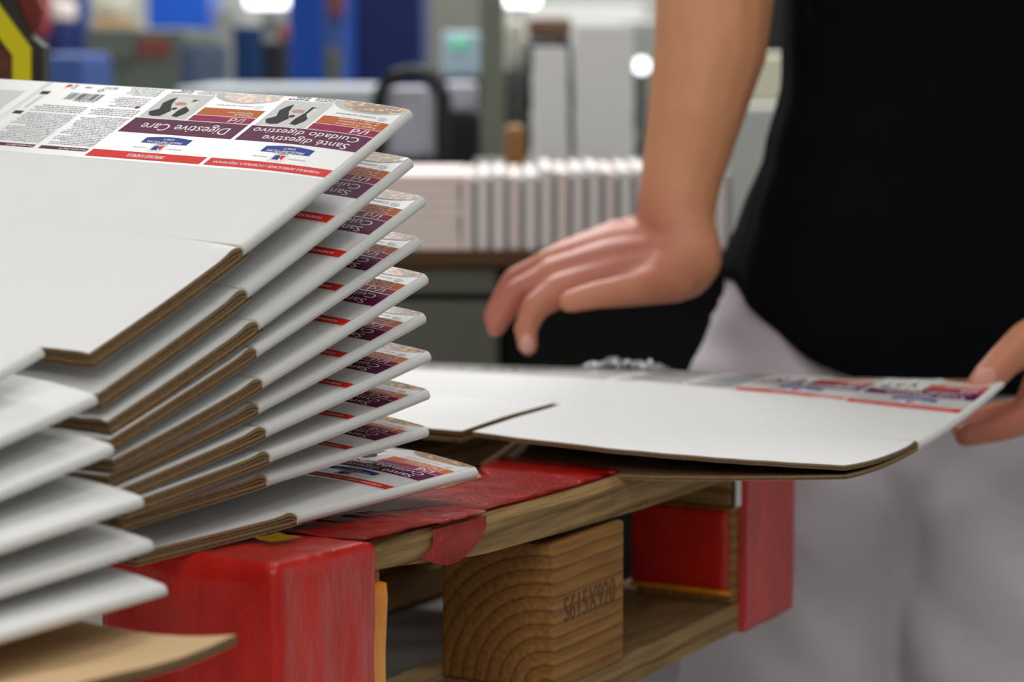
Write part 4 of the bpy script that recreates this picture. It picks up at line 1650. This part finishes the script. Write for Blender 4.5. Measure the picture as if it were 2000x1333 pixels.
# black tubular trolley with a white box on it
YC = 3.35
tro = empty('hand_trolley', (at(800, 200, YC).x, YC + 0.1, 0), 0, 'black tubular trolley behind the tips of the fanned cartons', 'trolley')
bm = bmesh.new()
hx = px_w(0, 62, YC)
ztop = at(800, 140, YC).z
zb_ = at(800, 310, YC).z
for sy in (-0.1, 0.1):
    pts = [Vector((-hx, sy, 0.1)), Vector((-hx, sy, ztop - 0.03)), Vector((-hx + 0.02, sy, ztop - 0.004)), Vector((0, sy, ztop)), Vector((hx - 0.02, sy, ztop - 0.004)), Vector((hx, sy, ztop - 0.03)), Vector((hx, sy, 0.1))]
    for a, b in zip(pts[:-1], pts[1:]):
        add_tube(bm, a, b, 0.0085, seg=10)
bm_obj('tubular_frame', bm, 'black_frame', tro)
bm = bmesh.new()
add_box(bm, -hx, hx, -0.1, 0.1, zb_ - 0.02, zb_, 0.002)
bm_obj('shelf', bm, 'black_frame', tro)
for a in (-hx, hx):
    for b in (-0.1, 0.1):
        bm = bmesh.new()
        add_tube(bm, (a - 0.012, b, 0.05), (a + 0.012, b, 0.05), 0.05, seg=20)
        bm_obj('wheel', bm, 'black_plastic', tro)
zw = at(790, 172, YC).z
bm = bmesh.new()
add_box(bm, -hx + 0.012, hx - 0.022, -0.09, 0.09, 0, zw - zb_, 0.008)
tag(bm_obj('white_box', bm, 'lavender_plastic', loc=(tro.location.x, YC + 0.1, zb_)), 'pale lavender box standing on the black trolley', 'box')

bgbox('control_unit', 862, 62, 938, 4.2, 0.25, 'screen_blue', 'pale blue control unit with green light left of the column', 'machine', y1=150,
      parts=(('green_light', 0.25, 0.7, 0.62, 0.85, 'green_lamp', 0.01),))
bgbox('control_stand', 855, 150, 945, 4.2, 0.25, 'black_frame', 'dark stand under the pale blue control unit', 'stand')
bgbox('white_crate', 862, 162, 930, 3.7, 0.15, 'lavender_plastic', 'pale crate between the trolley and the column', 'crate', y1=218)
bgbox('dark_crate', 850, 218, 940, 3.7, 0.2, 'black_frame', 'dark crate under the pale crate beside the column', 'crate')
bgbox('dark_shelf', 1028, 78, 1096, 3.9, 0.25, 'steel_dark', 'dark shelf unit left of the white towers', 'shelf')
bgbox('brown_box', 1030, 34, 1118, 4.1, 0.2, 'dusty_brown', 'dusty brown box behind the white towers', 'box', y1=76)
bgbox('box_stand', 1025, 76, 1120, 4.15, 0.2, 'steel_dark', 'dark stand below the dusty brown box', 'stand')
bgbox('cream_cylinder', 986, 36, 1026, 4.4, 0.1, 'machine_cream', 'cream housing right of the column', 'machine', y1=130, bevel=0.02)
bgbox('cream_stand', 984, 130, 1030, 4.4, 0.12, 'steel_grey', 'grey stand under the cream housing', 'stand')
bgbox('brown_box', 985, 246, 1026, 3.0, 0.08, 'brown_box', 'brown cardboard box at the foot of the column', 'box', y1=330)
bgbox('box_stand', 980, 330, 1030, 3.0, 0.08, 'steel_grey', 'grey stand under the brown cardboard box', 'stand')
bgbox('light_machine', 1228, 40, 1330, 4.6, 0.5, 'machine_light', 'light grey machine behind the forearm', 'machine', parts=(('dark_window', 0.0, 0.5, 0.72, 0.80, 'steel_grey', 0.01),))
bgbox('dark_motor', 1185, 262, 1250, 3.6, 0.2, 'steel_grey', 'dark grey motor housing right of the towers', 'machine')
bgbox('olive_cabinet', 820, -60, 940, 7.5, 0.4, 'cabinet_paint', 'olive grey cabinet behind the control unit', 'cabinet')
bgbox('back_machine', 1000, 8, 1260, 8.0, 0.5, 'machine_light', 'wide pale machine at the back of the hall', 'machine')
bgbox('cream_machine', 1410, 105, 1600, 3.9, 0.3, 'machine_cream', 'cream topped machine between the arm and the shirt', 'machine', y1=205)
bgbox('white_machine', 1405, 205, 1600, 3.8, 0.5, 'machine_light', 'white machine cover between the arm and the shirt', 'machine')
bgbox('dark_machine', 1440, -80, 1620, 4.5, 0.3, 'black_frame', 'dark cabinet behind the shoulder of the person', 'cabinet', y1=108)
bgbox('grey_plinth', 1440, 108, 1620, 4.52, 0.3, 'steel_grey', 'grey plinth under the dark cabinet behind the person', 'plinth')


def lamp(x, y, Y, rx, rz, label, name='work_lamp', round_=False):
    c = at(x, y, Y)
    root = empty(name, (c.x, Y, 0), 0, label, 'lamp')
    bm = bmesh.new()
    if round_:
        add_tube(bm, (0, -0.01, c.z), (0, 0.0, c.z), rx, seg=28)
    else:
        add_box(bm, -rx, rx, -0.01, 0.0, c.z - rz, c.z + rz, 0.004)
    bm_obj('lens', bm, 'work_lamp', root)
    bm = bmesh.new()
    add_box(bm, -rx * 1.1, rx * 1.1, 0.001, 0.03, c.z - rz * 1.1, c.z + rz * 1.1, 0.004)
    add_tube(bm, (0, 0.02, 0), (0, 0.02, c.z), 0.012, seg=10)
    bm_obj('stand', bm, 'steel_grey', root)


lamp(527, -2, 7.6, px_w(0, 44, 7.6), px_w(0, 14, 7.6), 'wide bright work lamp glowing at the top left of centre')
lamp(1016, -4, 7.0, px_w(0, 34, 7.0), px_w(0, 14, 7.0), 'creamy bright lamp at the top right of the column')
lamp(1253, 128, 4.5, px_w(0, 14, 4.5), px_w(0, 14, 4.5), 'small round bright lamp beside the forearm', round_=True)

# --- yellow and black guard, upper left
YG = 1.95
def gpoly(pts, y0, d, name, m, parent, loc):
    bm = bmesh.new()
    fr = [bm.verts.new(at(x, y, y0) - loc) for x, y in pts]
    bk = [bm.verts.new(at(x, y, y0) - loc + Vector((0, d, 0))) for x, y in pts]
    bm.faces.new(fr)
    bm.faces.new(bk[::-1])
    for i in range(len(pts)):
        j = (i + 1) % len(pts)
        bm.faces.new((fr[j], fr[i], bk[i], bk[j]))
    bmesh.ops.recalc_face_normals(bm, faces=bm.faces)
    return bm_obj(name, bm, m, parent)


gl = Vector((at(0, 100, YG).x, YG, 0))
guard = empty('machine_guard', gl, 0, 'black guard with bright yellow stripe and red mesh at the upper left corner', 'guard')
FY = 3000   # runs down behind the stack
zfl = 90 + (CAM_Z - 0.0) / YG * FPX
gpoly([(-160, -220), (-30, -60), (20, -20), (58, 70), (84, 92), (86, zfl), (-160, zfl)], YG, 0.03, 'frame_panel', 'stripe_black', guard, gl)
gpoly([(-60, -60), (-22, -20), (0, 12), (60, 94), (62, 600), (28, 600), (24, 108), (-12, 60), (-60, 0)], YG - 0.004, 0.006, 'yellow_stripe', 'stripe_yellow', guard, gl)
gpoly([(-120, 30), (-20, 68), (21, 112), (25, 600), (-120, 600)], YG - 0.003, 0.006, 'red_mesh_panel', 'red_mesh', guard, gl)
gpoly([(8, -60), (48, -60), (82, 20), (74, 60), (58, 62), (20, -20)], YG + 0.012, 0.012, 'red_edge', 'safety_red', guard, gl)
